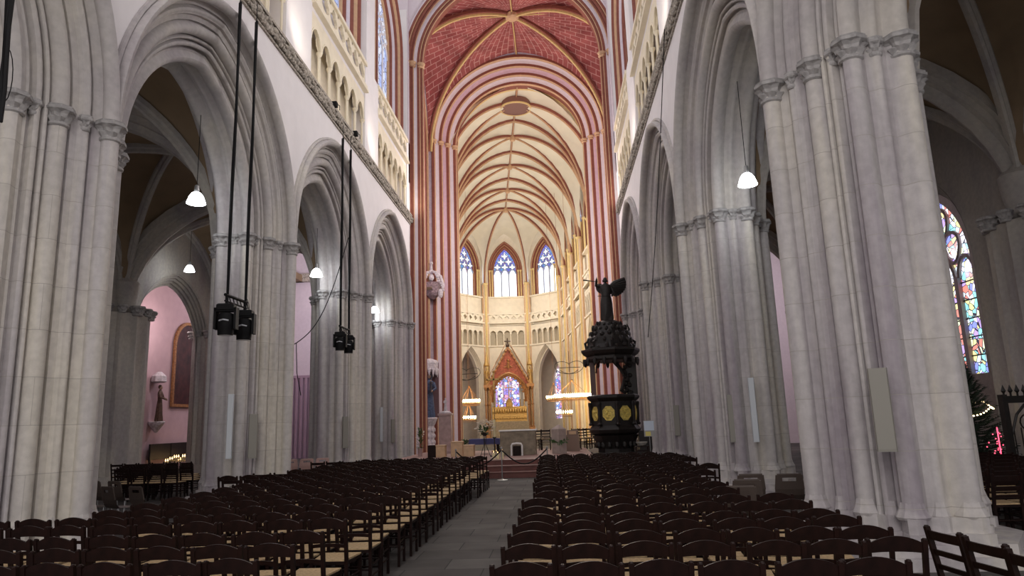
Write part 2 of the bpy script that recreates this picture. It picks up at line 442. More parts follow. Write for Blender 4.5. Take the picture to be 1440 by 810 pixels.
def glass_panel(mb, cu, h, sill, zs, c, y, n=14, split=None):
    us = [cu - h + 2 * h * k / n for k in range(n + 1)]
    R = h + c
    def zt(u): return zs + sqrt(max(0, R * R - (abs(u - cu) + c) ** 2))
    for a, b in zip(us, us[1:]):
        zm = split or sill
        if split: mb.quad((a, y, sill), (b, y, sill), (b, y, zm), (a, y, zm), 1, [(a, 0), (b, 0), (b, zm - sill), (a, zm - sill)])
        mb.quad((a, y, zm), (b, y, zm), (b, y, zt(b)), (a, y, zt(a)), 0,
                [(a, zm - sill), (b, zm - sill), (b, zt(b) - sill), (a, zt(a) - sill)])

def tracery(mb, cu, h, sill, zs, c, y, lights=3, r=.05, mat=0, quad=True):
    w = 2 * h / lights; R = h + c
    def zt(u): return zs + sqrt(max(0, R * R - (abs(u - cu) + c) ** 2))
    zl = zs - .25 * h
    for k in range(1, lights):
        u = cu - h + w * k
        mb.tube([(u, y, sill), (u, y, zl + w * .2)], r, 6, mat)
    for k in range(lights):
        uc = cu - h + w * (k + .5); hw = w / 2; RR = hw * 1.3; cc = hw * .3
        P = []
        th = math.acos(cc / RR)
        for q in range(7): t = th * q / 6; P.append((uc - (RR * cos(t) - cc), y, zl + RR * sin(t)))
        for q in range(5, -1, -1): t = th * q / 6; P.append((uc + (RR * cos(t) - cc), y, zl + RR * sin(t)))
        mb.tube(P, r * .8, 6, mat)
    if quad:
        rr = w * .46
        rows = [(lights - 1, zl + w * 1.15), (max(1, lights - 2), zl + w * 2.0)]
        if lights >= 3: rows = [(lights, zl + w * .98), (lights - 1, zl + w * 1.7), (1, zl + w * 2.45)]
        for nn, zc in rows:
            for k in range(nn):
                uc = cu + (k - (nn - 1) / 2) * w
                if zc + rr * .6 > zt(uc): continue
                P = [(uc + rr * (.72 + .28 * cos(4 * t)) * cos(t), y, zc + rr * (.72 + .28 * cos(4 * t)) * sin(t)) for t in [2 * PI * q / 20 for q in range(21)]]
                mb.tube(P, r * .7, 5, mat, caps=False)

def foil_panes(mb, cu, h, sill, zs, c, y, lights, mat=1):
    """bright four-lobed panes set in the darker glass of a window head"""
    w = 2 * h / lights; R = h + c; zl = zs - .25 * h; rr = w * .50
    def zt(u): return zs + sqrt(max(0, R * R - (abs(u - cu) + c) ** 2))
    for nn, zc in ((lights, zl + w * 1.02), (lights - 1, zl + w * 1.78), (max(1, lights - 2), zl + w * 2.55)):
        for k in range(nn):
            uc = cu + (k - (nn - 1) / 2) * w
            if zc + rr * .5 > zt(uc): continue
            i_ = [mb.vert(uc + rr * (.66 + .30 * cos(4 * t)) * cos(t), y, zc + rr * (.66 + .30 * cos(4 * t)) * sin(t)) for t in [2 * PI * q / 24 for q in range(24)]]
            ctr = mb.vert(uc, y, zc)
            for q in range(24): mb.face([ctr, i_[q], i_[(q + 1) % 24]], mat)
    for k in range(lights):
        uc = cu - h + w * (k + .5)
        i_ = [mb.vert(uc + sx * w * .36, y, zz) for sx, zz in ((-1, zl - .5), (1, zl - .5), (1, zl + .1), (.55, zl + w * .42), (0, zl + w * .6), (-.55, zl + w * .42), (-1, zl + .1))]
        mb.face(i_, mat)

def web(mb, H, A, B, zs, zap, n=10, m=12, mat=0, c=.3):
    """one cell of a rib vault: hub H(x,y,z), corners A,B (x,y), springing zs, height zap over the edge A-B"""
    hx, hy, hz = H; ids = []; L = math.hypot(B[0] - A[0], B[1] - A[1])
    mx_, my_ = (A[0] + B[0]) / 2, (A[1] + B[1]) / 2; D = math.hypot(mx_ - hx, my_ - hy)
    for i in range(n + 1):
        s_ = i / n; s2 = 1 - (1 - s_) ** 1.5 if False else s_
        row = []
        for j in range(m + 1):
            t = -1 + 2 * j / m
            x = hx + s2 * (mx_ + t * (B[0] - A[0]) / 2 - hx); y = hy + s2 * (my_ + t * (B[1] - A[1]) / 2 - hy)
            zb = zs + (hz - zs) * pa(s2, .12); zr = hz + (zap - hz) * s2
            z = zb + (zr - zb) * pa(t, c)
            row.append((mb.vert(x, y, z), (t * L / 2, s2 * D, z)))
        ids.append(row)
    for i in range(n):
        for j in range(m):
            q = [ids[i][j], ids[i][j + 1], ids[i + 1][j + 1], ids[i + 1][j]]
            # courses run parallel to the ridge: u along distance, v across
            uv = [(p[1][1], p[1][0] * .6 + (p[1][2] * .6 if p[1][0] < 0 else -p[1][2] * .6)) for p in q]
            mb.face([p[0] for p in q], mat, uv)

def rib_pts(H, A, zs, n=14):
    hx, hy, hz = H
    return [(hx + s_ * (A[0] - hx), hy + s_ * (A[1] - hy), zs + (hz - zs) * pa(s_, .12)) for s_ in [1 - (1 - i / n) ** 1.4 for i in range(n + 1)]]
def edge_pts(A, B, zs, zap, n=18, c=.3):
    out = []
    for i in range(n + 1):
        t = -cos(PI * i / n)
        out.append(((A[0] + B[0]) / 2 + t * (B[0] - A[0]) / 2, (A[1] + B[1]) / 2 + t * (B[1] - A[1]) / 2, zs + (zap - zs) * pa(t, c)))
    return out
def rib_prof(w, d, ms=(0, 1)):
    """a moulded rib: central roll of colour ms[0], flanks of ms[1]"""
    a, b = ms
    return [(-w, -.05, b), (-w, d * .35, b), (-w * .5, d * .5, a), (-w * .45, d * .85, a), (0, d, a), (w * .45, d * .85, a), (w * .5, d * .5, b), (w, d * .35, b), (w, -.05, b)]
def perp(A, B):
    d = Vector((B[0] - A[0], B[1] - A[1], 0)).normalized(); return (-d.y, d.x, 0)
# ================================================================== NAVE
XL, XR = -6.52, 3.27
Y1, BAY = 9.32, 7.19
ZS, ZSTR, ZTOP = 6.25, 10.95, 22.0
DV = 1.10            # half spread of a pier along the nave
UC = .90             # depth of the pier centre behind the wall face
A_IN = BAY / 2 - DV; CARC = .55

def arc_pts(cx, cy, r, a0, a1, n):
    return [(cx + r * cos(a0 + (a1 - a0) * k / n), cy + r * sin(a0 + (a1 - a0) * k / n)) for k in range(n + 1)]
def pier_profile():
    """(depth u, offset v) from the nave-side shaft to the shaft in the middle of the soffit"""
    P = []
    P += arc_pts(-.06, DV, .12, PI, PI * 1.5 + .9, 8)                 # nave-side roll
    def seg(ax, ay, bx, by, items, skip0=.12, skip1=.0):
        L = math.hypot(bx - ax, by - ay); dx, dy = (bx - ax) / L, (by - ay) / L
        nx, ny = (dy, -dx) if dy * -1 + dx * -1 < 0 else (-dy, dx)
        nx, ny = (-abs(dy), -abs(dx))
        out = []; s_ = skip0
        n = 52
        for k in range(n + 1):
            q = skip0 + (L - skip0 - skip1) * k / n
            h = -.02 - .012 * sin(q * 6)
            for sc, r in items:
                if r > .04 and abs(abs(q - sc) - r - .012) < .03: h = -.085
            for sc, r in items:
                if abs(q - sc) < r: h = max(h, sqrt(r * r - (q - sc) ** 2) * 1.05 - r * .25)
            out.append((ax + dx * q + nx * h, ay + dy * q + ny * h))
        return out
    P += seg(.0, DV, .56, .0, [(.30, .05), (.36, .03), (.66, .115), (.84, .03), (.96, .05)], .15, .13)
    P += arc_pts(.59, .02, .12, PI + .3, PI * 1.5 + .9, 8)
    P += [(.75, .02), (.77, .045)]
    P += arc_pts(UC, .05, .07, PI + .5, PI * 1.5, 4)
    return P
PROF_H = pier_profile()
PROF = PROF_H + [(2 * UC - u, v) for u, v in PROF_H[-2::-1]]     # through to the aisle side
CAPS = []           # (u, v, radius)
for u, v, r in [(-.06, DV, .12), (.14, .82, .055), (.31, .51, .11), (.47, .24, .055), (.59, .02, .12), (UC, .05, .07)]:
    CAPS.append((u, v, r))

cap_meshes = {}
def cap_mesh(r):
    key = round(r, 3)
    if key not in cap_meshes:
        mb = MB(); h = .17 + r * 1.15
        mb.lathe([(r * 1.0, -h), (r * 1.22, -h + .02), (r * 1.25, -h + .05), (r * 1.02, -h + .07)], n=14)
        n = 24; R = []
        for i, (q, z) in enumerate([(1.02, -h + .06), (1.15, -h * .72), (1.40, -h * .60), (1.18, -h * .53), (1.3, -h * .40), (1.62, -h * .28), (1.38, -h * .22), (1.45, -.07)]):
            R.append([(r * q * (1 + .16 * sin(6 * a + (i // 3) * PI)) * cos(a), r * q * (1 + .16 * sin(6 * a + (i // 3) * PI)) * sin(a), z) for a in [2 * PI * j / n for j in range(n)]])
        mb.rings(R)
        mb.lathe([(r * 1.5, -.09), (r * 1.85, -.07), (r * 1.9, -.035), (r * 1.65, -.02), (r * 1.75, 0)], n=8)
        o = mb.build('capital', 'cap', None, False)
        cap_meshes[key] = o.data
        bpy.data.objects.remove(o)
    return cap_meshes[key]
def add_capital(parent, x, y, z, r):
    o = bpy.data.objects.new('capital', cap_mesh(r)); COL.objects.link(o)
    o.parent = parent; o.location = (x, y, z); return o

def map_pier(side, yc):
    """(u, s) depth behind the wall face, distance along the nave -> world xy"""
    if side < 0: return lambda u, s: (XL - u, yc + s)
    return lambda u, s: (XR + u, yc + s)

def make_pier(side, yc, label, half=None):
    f = map_pier(side, yc)
    # outline: west half (towards the camera) then east half
    west = [(u, -(DV - v)) for u, v in PROF]
    east = [(u, (DV - v)) for u, v in PROF[::-1]]
    poly = [f(u, s) for u, s in west + east]
    mb = MB(); cx, cy = f(UC, 0)
    loc = Vector((cx, cy, 0)); mb.T = Matrix.Translation(-loc)
    mb.prism(poly, .45, ZS)
    root = mb.build('stone_pillar', 'pier', None, True, 'structure'); root.location = loc
    root['label'] = label; root['category'] = 'pillar'
    # base: stepped plinth
    b = MB(Matrix.Translation(-loc))
    def grow(k): return [(cx + (p[0] - cx) * k, cy + (p[1] - cy) * k) for p in poly[::3]]
    b.prism(grow(1.05), .34, .52); b.prism(grow(1.10), .24, .36)
    q = [f(u, s) for u, s in ((-.32, -.45), (.25, -1.25), (UC * 2 - .25, -1.25), (UC * 2 + .32, -.45), (UC * 2 + .32, .45), (UC * 2 - .25, 1.25), (.25, 1.25), (-.32, .45))]
    b.prism(q, .12, .25); b.prism([(cx + (p[0] - cx) * 1.07, cy + (p[1] - cy) * 1.07) for p in q], 0, .13)
    b.build('base', 'pier', root)
    k = MB(Matrix.Translation(-loc))     # small bell bases under the shafts
    for u, v, r in CAPS:
        for uu in ({u, 2 * UC - u}):
            for s in {-(DV - v), DV - v}:
                x, y = f(uu, s); k.lathe([(r * 1.35, .5), (r * 1.5, .53), (r * 1.2, .6), (r * 1.02, .68)], x, y, 10)
    k.build('shaft_base', 'pier', root)
    for u, v, r in CAPS:
        for uu in sorted({round(u, 3), round(2 * UC - u, 3)}):
            for s in sorted({round(-(DV - v), 3), round(DV - v, 3)}):
                x, y = f(uu, s); add_capital(root, x - cx, y - cy, ZS + .02, r)
    return root

make_pier(-1, Y1, 'huge clustered granite pier nearest the camera on the hanging-spotlight side')
make_pier(-1, Y1 + BAY, 'clustered granite pier behind the nearer pair of hanging spotlights')
make_pier(-1, Y1 + 2 * BAY, 'clustered granite pier behind the farther pair of hanging spotlights')
make_pier(1, Y1, 'massive clustered granite pier nearest the camera, beige speaker on its face')
make_pier(1, Y1 + BAY, 'clustered granite pier with one beige and one white speaker, nave side of the pulpit')
make_pier(1, Y1 + 2 * BAY, 'clustered granite pier between the pulpit and the two-speaker pier')

def make_half_pier(side, yc, label):
    f = map_pier(side, yc)
    west = [(u, -(DV - v)) for u, v in PROF]
    poly = [f(u, s) for u, s in west] + [f(2 * UC, .35), f(0, .35)]
    mb = MB(); mb.prism(poly, .0, ZS)
    root = mb.build('stone_pillar', 'pier', None, True, 'structure'); root['label'] = label; root['category'] = 'pillar'
    b = MB(); cx, cy = f(UC, 0)
    b.prism([(cx + (p[0] - cx) * 1.06, cy + (p[1] - cy) * 1.06) for p in poly[::2]], 0, .42); b.build('base', 'pier', root)
    for u, v, r in CAPS:
        for uu in sorted({round(u, 3), round(2 * UC - u, 3)}):
            x, y = f(uu, -(DV - v)); add_capital(root, x, y, ZS + .02, r)
    return root
make_half_pier(-1, Y1 + 3 * BAY, 'half pier against the crossing, with the third speaker pair')
make_half_pier(1, Y1 + 3 * BAY, 'half pier against the crossing beside the black pulpit')

# arcade arches + nave walls
def nave_side(side):
    T = Matrix.Translation((XL, 0, 0)) @ Matrix(((0, -1, 0, 0), (1, 0, 0, 0), (0, 0, 1, 0), (0, 0, 0, 1))) if side < 0 else \
        Matrix.Translation((XR, 0, 0)) @ Matrix(((0, 1, 0, 0), (1, 0, 0, 0), (0, 0, 1, 0), (0, 0, 0, 1)))
    nm = 'wall_left' if side < 0 else 'wall_right'
    w = MB(T)
    ops = [(Y1 + BAY * (i + .5), BAY / 2 - .025, 0, ZS, CARC) for i in range(-1, 3)]
    arch_wall(w, Y1 - BAY, Y1 + 3 * BAY + .35, ZS, ZSTR + .45, ops, .25, 0, 0, n=28)
    # middle stage: solid piers between the triforium groups, back wall behind
    zt0, zt1 = ZSTR + .45, 13.75
    bays = [(Y1 + .8 + BAY * i + .35, Y1 + .8 + BAY * (i + 1) - 1.25) for i in range(-1, 3)]
    bays = [(17.7 - 7.45, 23.3 - 7.45), (17.7, 23.3), (25.2, 30.5)]
    edges = [Y1 - BAY] + [e for b in bays for e in b] + [31.2]
    for k in range(0, len(edges), 2): w.box(edges[k], edges[k + 1], 0, .5, zt0, 15.0)
    for k in range(0, len(edges), 2): w.box(edges[k] + .35, edges[k + 1] - (.35 if edges[k + 1] < 31 else -.1), .06, .75, 15.0, ZTOP)
    for b in bays: w.box(b[0], b[1], .05, .5, 13.6, 13.9)
    for b in bays: w.box(b[0], b[1], .32, .5, 13.9, 15.05)
    w.build(nm, 'plaster', None, False, 'structure')
    # arches
    for i in range(-1, 3):
        yc = Y1 + BAY * (i + .5)
        a = MB(T); orders(a, [(.12, DV + .04, 0), (-.02, DV + .04, 0), (-.12, DV + .04, 0)] + [(u, v, 0) for u, v in PROF], A_IN, CARC, ZS, K=18, cu=yc)
        # hood mould
        orders(a, [(.0, DV + .02, 0), (-.05, DV + .02, 0), (-.07, DV + .05, 0), (-.05, DV + .1, 0), (.0, DV + .1, 0)], A_IN, CARC, ZS + .03, K=18, cu=yc)
        o = a.build('trim_arcade_arch', 'arch', None, True, 'structure')
    # carved string course
    c = MB(T)
    c.box(Y1 - BAY, 31.2, -.10, .1, ZSTR + .42, ZSTR + .5); c.box(Y1 - BAY, 31.2, -.05, .1, ZSTR, ZSTR + .05)
    c.build('trim_string_course', 'corn', None, False, 'structure')
    l = MB(T); r_ = random.Random(3 + side)
    y = Y1 - BAY
    while y < 31.1:
        for zz, rr in ((ZSTR + .14, .085), (ZSTR + .30, .095)):
            l.ball((y + r_.uniform(-.03, .03), -.05 + r_.uniform(-.03, .02), zz + r_.uniform(-.02, .02)), rr * r_.uniform(.8, 1.2), 6, 5, 0, sz=r_.uniform(.7, 1.2), sx=r_.uniform(.7, 1.4))
        y += .15
    l.box(Y1 - BAY, 31.2, -.0, .1, ZSTR + .05, ZSTR + .42)
    l.build('trim_leaf_frieze', 'corn', None, False, 'structure')
    # triforium
    for bi, (b0, b1) in enumerate(bays):
        n = 6; wd = (b1 - b0) / n
        t = MB(T)
        opsT = [(b0 + wd * (k + .5), wd / 2 - .05, 0, 12.7, .12) for k in range(n)]
        arch_wall(t, b0, b1, 12.7, 13.6, opsT, .10, 0, .04, n=10)
        root = t.build('trim_triforium_arcade', 'tri', None, False, 'structure')
        # little shafts
        sh = MB(T)
        for k in range(n + 1):
            u = b0 + wd * k
            for du in ((-.05, .05) if 0 < k < n else ((.05,) if k == 0 else (-.05,))):
                sh.tube([(u + du, .1, zt0), (u + du, .1, 12.6)], .034, 8)
            sh.lathe([(.05, 0), (.06, .03), (.085, .08), (.10, .11), (.10, .14)], u, .1, 8, z0=12.56)
            sh.lathe([(.12, 0), (.12, .05), (.07, .1)], u, .1, 8, z0=zt0)
        sh.build('shaft', 'tri', root)
        hd = MB(T)        # cusped heads
        for k in range(n):
            u = b0 + wd * (k + .5); h = wd / 2 - .05
            orders(hd, [(.06, 0, 0), (.02, .0, 0), (.02, .05, 0), (.06, .05, 0)], h - .04, .12, 12.7, K=8, cu=u)
            for sg in (-1, 1): hd.tube([(u + sg * h, .11, 12.72), (u + sg * h * .6, .11, 12.82), (u + sg * h * .5, .11, 13.02)], .018, 5)
        hd.build('arch_head', 'tri', root)
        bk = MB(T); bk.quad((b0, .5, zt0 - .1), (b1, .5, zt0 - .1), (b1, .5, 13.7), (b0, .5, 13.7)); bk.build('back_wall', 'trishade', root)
        # pierced parapet
        pr = MB(T); m_ = 7; pw = (b1 - b0) / m_
        for k in range(m_): holed_panel(pr, b0 + pw * k, b0 + pw * (k + 1), .02, 14.02, 14.84, .10, 0, .36, 4)
        pr.build('trim_parapet', 'tri', None, False, 'structure')
        lg = MB(T); lg.box(b0 - .05, b1 + .05, -.08, .3, 13.86, 14.02); lg.box(b0 - .05, b1 + .05, -.12, .3, 13.76, 13.86)
        lg.box(b0 - .1, b1 + .1, -.06, .2, 14.84, 14.98); lg.build('trim_parapet_rail', 'tri', None, False, 'structure')
        # clerestory: coloured window jambs and glass
        cc = (b0 + b1) / 2; hh = (b1 - b0) / 2 - .35 - .55
        cl = MB(T)
        pf = []
        for q, mt in enumerate([0, 1, 0, 2, 0, 1]):
            v0 = .62 - q * .1; u0 = .10 + q * .11
            for a_ in range(5):
                t_ = PI * a_ / 4; pf.append((u0 + .055 - .055 * cos(t_) - .02 * sin(t_), v0 - .05 + .05 * cos(t_) - .0, mt))
        orders(cl, pf, hh, .5, 19.0, 15.0, K=8, cu=cc)
        cl.build('trim_clerestory_jamb', ['red', 'tan', 'palelav'], None, True, 'structure')
        g = MB(T); glass_panel(g, cc, hh + .1, 15.1, 19.0, .5, .78)
        gw = g.build('window_%d' % (bi + (1 if side < 0 else 4)), 'clearglass', None, False, 'structure')
        tr = MB(T); tracery(tr, cc, hh, 15.1, 19.0, .5, .74, 4, .05); tr.build('window_tracery', 'plaster', gw)
nave_side(-1); nave_side(1)

# floor
fl = MB(); fl.quad((-22, -8, 0), (20, -8, 0), (20, 78, 0), (-22, 78, 0)); fl.build('floor', 'floor', None, False, 'structure')

# ================================================================== AISLES
def aisle(side):
    xi = XL - 2 * UC + .05 if side < 0 else XR + 2 * UC - .05
    xo = -15.4 if side < 0 else 11.3
    sg = -1 if side < 0 else 1
    v = MB(); ribs = MB(); tv = MB()
    for i in range(-1, 3):
        ya, yb = Y1 + BAY * i, Y1 + BAY * (i + 1)
        C = [(xi, ya), (xo, ya), (xo, yb), (xi, yb)]
        H = ((xi + xo) / 2, (ya + yb) / 2, 10.6)
        for k in range(4): web(v, H, C[k], C[(k + 1) % 4], ZS, 10.3, 8, 12)
        for k in range(4): ribs.sweep(rib_pts(H, C[k], ZS), perp(H, C[k]), [(a * .8, b * .8, 0) for a, b, _ in rib_prof(.16, .3)])
        ribs.sweep(edge_pts(C[1], C[2], ZS, 10.3), (1, 0, 0), [(a, b, 0) for a, b, _ in rib_prof(.14, .25)])
    for i in range(0, 4):
        ya = Y1 + BAY * i
        tv.sweep(edge_pts((xi - sg * .52, ya), (xo + sg * .3, ya), ZS - .1, 10.35), (0, 1, 0), [(a, b, 0) for a, b in [(-.42, -.1), (-.42, .12), (-.3, .14), (-.3, .3), (-.16, .32), (-.13, .5), (0, .56), (.13, .5), (.16, .32), (.3, .3), (.3, .14), (.42, .12), (.42, -.1)]])
    sp_ = MB()
    for i in range(0, 4):
        sp_.lathe([(.10, 0), (.16, .5), (.2, .9), (.1, 1.0)], xi + sg * .02, Y1 + BAY * i, 14, z0=ZS + .02)
        sp_.lathe([(.30, -.3), (.40, .3), (.45, .8), (.2, 1.1)], xo - sg * .05, Y1 + BAY * i, 14, z0=ZS + .02)
    sp_.build('trim_vault_springer', 'pier_shaded', None, True, 'structure')
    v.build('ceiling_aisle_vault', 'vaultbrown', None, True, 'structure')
    ribs.build('trim_aisle_rib', 'pier_shaded', None, True, 'structure')
    tv.build('trim_transverse_arch', 'pier_shaded', None, True, 'structure')
    # responds on the outer line: clusters of shafts
    for i in range(0, 4):
        yc = Y1 + BAY * i
        r = MB(); pts = []
        n = 96
        for k in range(n):
            a = 2 * PI * k / n
            rr = .95 + .09 * abs(sin(6 * a)) + .035 * cos(24 * a)
            pts.append((xo + sg * .15 + rr * .85 * cos(a), yc + rr * 1.15 * sin(a)))
        r.prism(pts, 0, ZS - .35)
        o = r.build('stone_pillar', 'pier_shaded', None, True, 'structure')
        o['category'] = 'pillar'; o['label'] = ('shadowy fluted aisle respond ' + ['nearest the camera', 'one bay deep', 'beside the chapel arch', 'at the transept end'][i] + (' on the painting side' if side < 0 else ' on the fir-tree side'))
        for k in range(12):
            a = 2 * PI * (k + .5) / 12
            add_capital(o, xo + sg * .15 + .9 * cos(a), yc + 1.16 * sin(a), ZS - .1, .15 if k % 2 else .1)
        b = MB(); b.prism([(xo + sg * .15 + 1.15 * cos(2 * PI * k / 8 + .39), yc + 1.4 * sin(2 * PI * k / 8 + .39)) for k in range(8)], 0, .35); b.build('base', 'pier_shaded', o)
    # outer arches into the chapels
    if side < 0: T = Matrix.Translation((xo, 0, 0)) @ Matrix(((0, -1, 0, 0), (1, 0, 0, 0), (0, 0, 1, 0), (0, 0, 0, 1)))
    else: T = Matrix.Translation((xo, 0, 0)) @ Matrix(((0, 1, 0, 0), (1, 0, 0, 0), (0, 0, 1, 0), (0, 0, 0, 1)))
    wl = MB(T)
    hw, zs_, ca_, od = (2.45, 4.9, .35, .5) if side < 0 else (2.0, 5.6, .7, .5)
    sh_ = 0 if side < 0 else 1.3
    ops = [(Y1 + BAY * (i + .5) + sh_, hw + od, 0, zs_, ca_) for i in range(-1, 3)]
    arch_wall(wl, Y1 - BAY, Y1 + 3 * BAY, 0, 10.8, ops, .3, 0, .05, n=20)
    wl.build('wall_%s_aisle' % ('left' if side < 0 else 'right'), 'pier_shaded', None, False, 'structure')
    for i in range(-1, 3):
        m = MB(T); pf = []
        for q in range(5):
            v0 = od - q * od / 5; u0 = .05 + q * od / 5
            for a_ in range(6):
                t_ = PI * 1.2 * a_ / 5 - .3; pf.append((u0 + od * .1 * (1 - cos(t_)), v0 - od * .05 - od * .09 * sin(t_), 0))
        orders(m, pf, hw, ca_, zs_, 0, K=10, cu=Y1 + BAY * (i + .5) + sh_); m.build('trim_chapel_arch', 'pier_shaded', None, True, 'structure')
    return xo
aisle(-1); aisle(1)

# chapels beyond the aisles
w = MB(); w.box(-18.9, -18.5, 2, 42, 0, 12); w.box(-18.9, 12, -8.4, -8, 0, 0.01)
w.build('wall_chapel', 'pinkwall', None, False, 'structure')
w = MB(); w.box(-18.6, -15.3, 2, 42, 10.6, 11); w.build('ceiling_chapel', 'vaultbrown', None, False, 'structure')
w = MB(); w.box(11.4, 15.6, 2, 42, 11.2, 11.6); w.build('ceiling_side_chapel', 'vaultbrown', None, False, 'structure')
T = Matrix.Translation((15.1, 0, 0)) @ Matrix(((0, 1, 0, 0), (1, 0, 0, 0), (0, 0, 1, 0), (0, 0, 0, 1)))
w = MB(T)
wins = [(Y1 + BAY * (i + .5), 1.95, 2.85, 6.9, 1.1) for i in (-1, 0, 1, 2)]
arch_wall(w, 2, 42, 0, 11.3, wins, .4, 0, 0, n=20); w.build('wall_right_outer', plain('pale_pinkish_stone', (.50, .43, .40), .85, vary=.12), None, False, 'structure')
for k, (cu, h, sill, zs, c) in enumerate(wins):
    g = MB(T); glass_panel(g, cu, h, sill, zs, c, .25)
    o = g.build('window_%d' % (k + 7), 'aisleglass', None, False, 'structure')
    t = MB(T)
    for q in (-1, 1): t.box(cu + q * h / 3 - .12, cu + q * h / 3 + .12, .1, .3, sill, zs - .4)
    for q in (-1, 1): t.box(cu + q * (h - .08) - .1, cu + q * (h - .08) + .1, .1, .3, sill, zs)
    for q in (-1, 0, 1):     # light heads
        P = [(cu + q * h * .66 + .52 * cos(a), .2, zs - .45 + .75 * sin(a)) for a in [PI * j / 8 for j in range(9)]]
        t.tube(P, .09, 6)
    for (du, dz, r_) in ((-.6, .75, .5), (.6, .75, .5), (0, 1.75, .55)):   # curving tracery bladders
        P = [(cu + du + r_ * cos(a) * (1 + .25 * sin(a)), .2, zs + dz + r_ * 1.2 * sin(a)) for a in [2 * PI * j / 16 for j in range(17)]]
        t.tube(P, .08, 6, caps=False)
    t.build('tracery', plain('window_mullion_stone_%d' % k, (.45, .36, .36), .85), o)
    b = MB(T)
    z = sill + .65
    while z < zs - .2: b.box(cu - h, cu + h, .2, .24, z, z + .045); z += .68
    b.build('saddle_bar', 'iron', o)

# transept walls seen past the aisles
w = MB(); w.box(-18.9, -7.9, 41.2, 41.6, 0, 26); w.box(-18.9, -18.5, 31.2, 41.3, 10, 26)
w.build('wall_transept_left', 'palelav', None, False, 'structure')
w = MB()
for k in range(30): w.tube([(-16.9 + k * .28, 41.05, 0), (-16.9 + k * .28, 41.05, 4.7)], .13, 8)
w.box(-17.1, -8.6, 40.95, 41.3, 4.7, 4.85); w.build('trim_transept_ribs', plain('plum_ribs', (.40, .28, .36), .8), None, True, 'structure')
w = MB(); w.box(-18.5, -8.0, 40.9, 41.3, 10.6, 11.1)
w.build('trim_transept_band', 'corn', None, False, 'structure')
w = MB(); w.box(4.8, 15.6, 41.2, 41.6, 0, 26); w.box(15.2, 15.6, 31.2, 41.3, 10, 26); w.build('wall_transept_right', 'palelav', None, False, 'structure')
# walls closing the aisles above the transept openings
w = MB()
w.box(-18.5, XL - 1.9, 31.2, 31.6, 10.8, 24); w.box(XR + 1.9, 15.2, 31.2, 31.6, 10.8, 24)
w.box(XL - 1.9, XL + .0, 30.9, 31.4, 13, 24); w.box(XR, XR + 1.9, 30.9, 31.4, 13, 24)
w.build('wall_transept_west', 'palelav', None, False, 'structure')

# ================================================================== CROSSING
def poly_orders(a0, n, du, dv, cols, r=.5):
    """stepped rolls from the outer face in: colours cycle; returns (depth, offset, mat)"""
    pf = []
    for q in range(n):
        mt = cols[q % len(cols)]
        u0 = du * q / n; v0 = dv * (1 - q / n); su = du / n; sv = dv / n
        if mt in (0, 3, 4):     # roll
            pf.append((u0, v0, 0)); 
            for a_ in range(6):
                t_ = PI * a_ / 5
                k = sin(t_) * .55
                pf.append((u0 + su * a_ / 5 - su * k, v0 - sv * a_ / 5 - sv * k, mt if 1 < a_ < 5 else 0))
        else:
            for a_ in range(5):
                t_ = PI * a_ / 4; k = -sin(t_) * .35
                pf.append((u0 + su * a_ / 4 - su * k, v0 - sv * a_ / 4 - sv * k, mt))
    return pf
# materials: 0 red, 1 pink hollow, 2 pale lilac, 3 tan roll, 4 cream-gold
CM = ['red', 'pink', 'palelav', 'tan', 'gold']
# west arch (from nave to crossing)
TW = Matrix.Translation((-1.52, 31.0, 0))
m = MB(TW); pf = poly_orders(0, 7, .55, 1.0, [2, 3, 0, 3, 2, 3, 3]); pf += [(.9, 0, 4), (.95, .25, 0), (1.1, .3, 3), (1.15, .55, 0), (1.3, .6, 3), (1.35, .9, 0)]
orders(m, pf, 4.39, .02, 19.3, 0, K=26); m.build('trim_crossing_west_arch', CM, None, True, 'structure')
w = MB(TW); arch_wall(w, -6.6, 6.4, 19.3, 26.5, [(0, 5.35, 0, 19.3, .02)], .5, 0, .02, n=30); w.build('wall_crossing_west', 'palelav', None, False, 'structure')
w = MB()   # solid masses of the west crossing piers
w.box(XL - 1.9, XL - .3, 31.2, 32.4, 0, 24); w.box(XR + .3, XR + 1.9, 31.2, 32.4, 0, 24)
w.build('trim_crossing_west_pier', 'palelav', None, False, 'structure')
# east arch
TE = Matrix.Translation((-1.68, 41.0, 0))
m = MB(TE); pf = poly_orders(0, 7, 1.5, 1.38, [3, 2, 3, 1, 3, 2, 3]); pf.append((2.0, 0, 4)); pf.append((2.2, .0, 3))
orders(m, pf, 4.13, .02, 19.4, 0, K=28); m.build('trim_crossing_east_arch', CM, None, True, 'structure')
w = MB(TE); arch_wall(w, -6.4, 6.6, 0, 27, [(0, 5.48, 0, 19.4, .02)], .4, 0, .05, n=34); w.build('wall_crossing_east', 'lav', None, False, 'structure')
for cx, lab in ((-1.68, 'east'),):
    for sgn in (-1, 1):
        for q, off in enumerate((1.28, .88, .50, .10)):
            add = MB(); r = .13
            add.lathe([(r, -.14), (r * 1.5, -.1), (r * 1.1, -.04), (r * 1.7, .06), (r * 1.7, .1), (r, .14)], n=10)
            o = add.build('trim_crossing_capital', 'tan', None, True, 'structure')
            o.location = (cx + sgn * (4.13 + off - .02), 41.0 + (1.38 - off) * 1.05 - .02, 19.35)
    for sgn in (-1, 1):
        for q, off in enumerate((.78, .5, .1)):
            add = MB(); r = .13
            add.lathe([(r, -.14), (r * 1.5, -.1), (r * 1.1, -.04), (r * 1.7, .06), (r * 1.7, .1), (r, .14)], n=10)
            o = add.build('trim_crossing_capital', 'tan', None, True, 'structure')
            o.location = (-1.52 + sgn * (4.39 + off), 31.0 + (1.0 - off) * .55, 19.25)
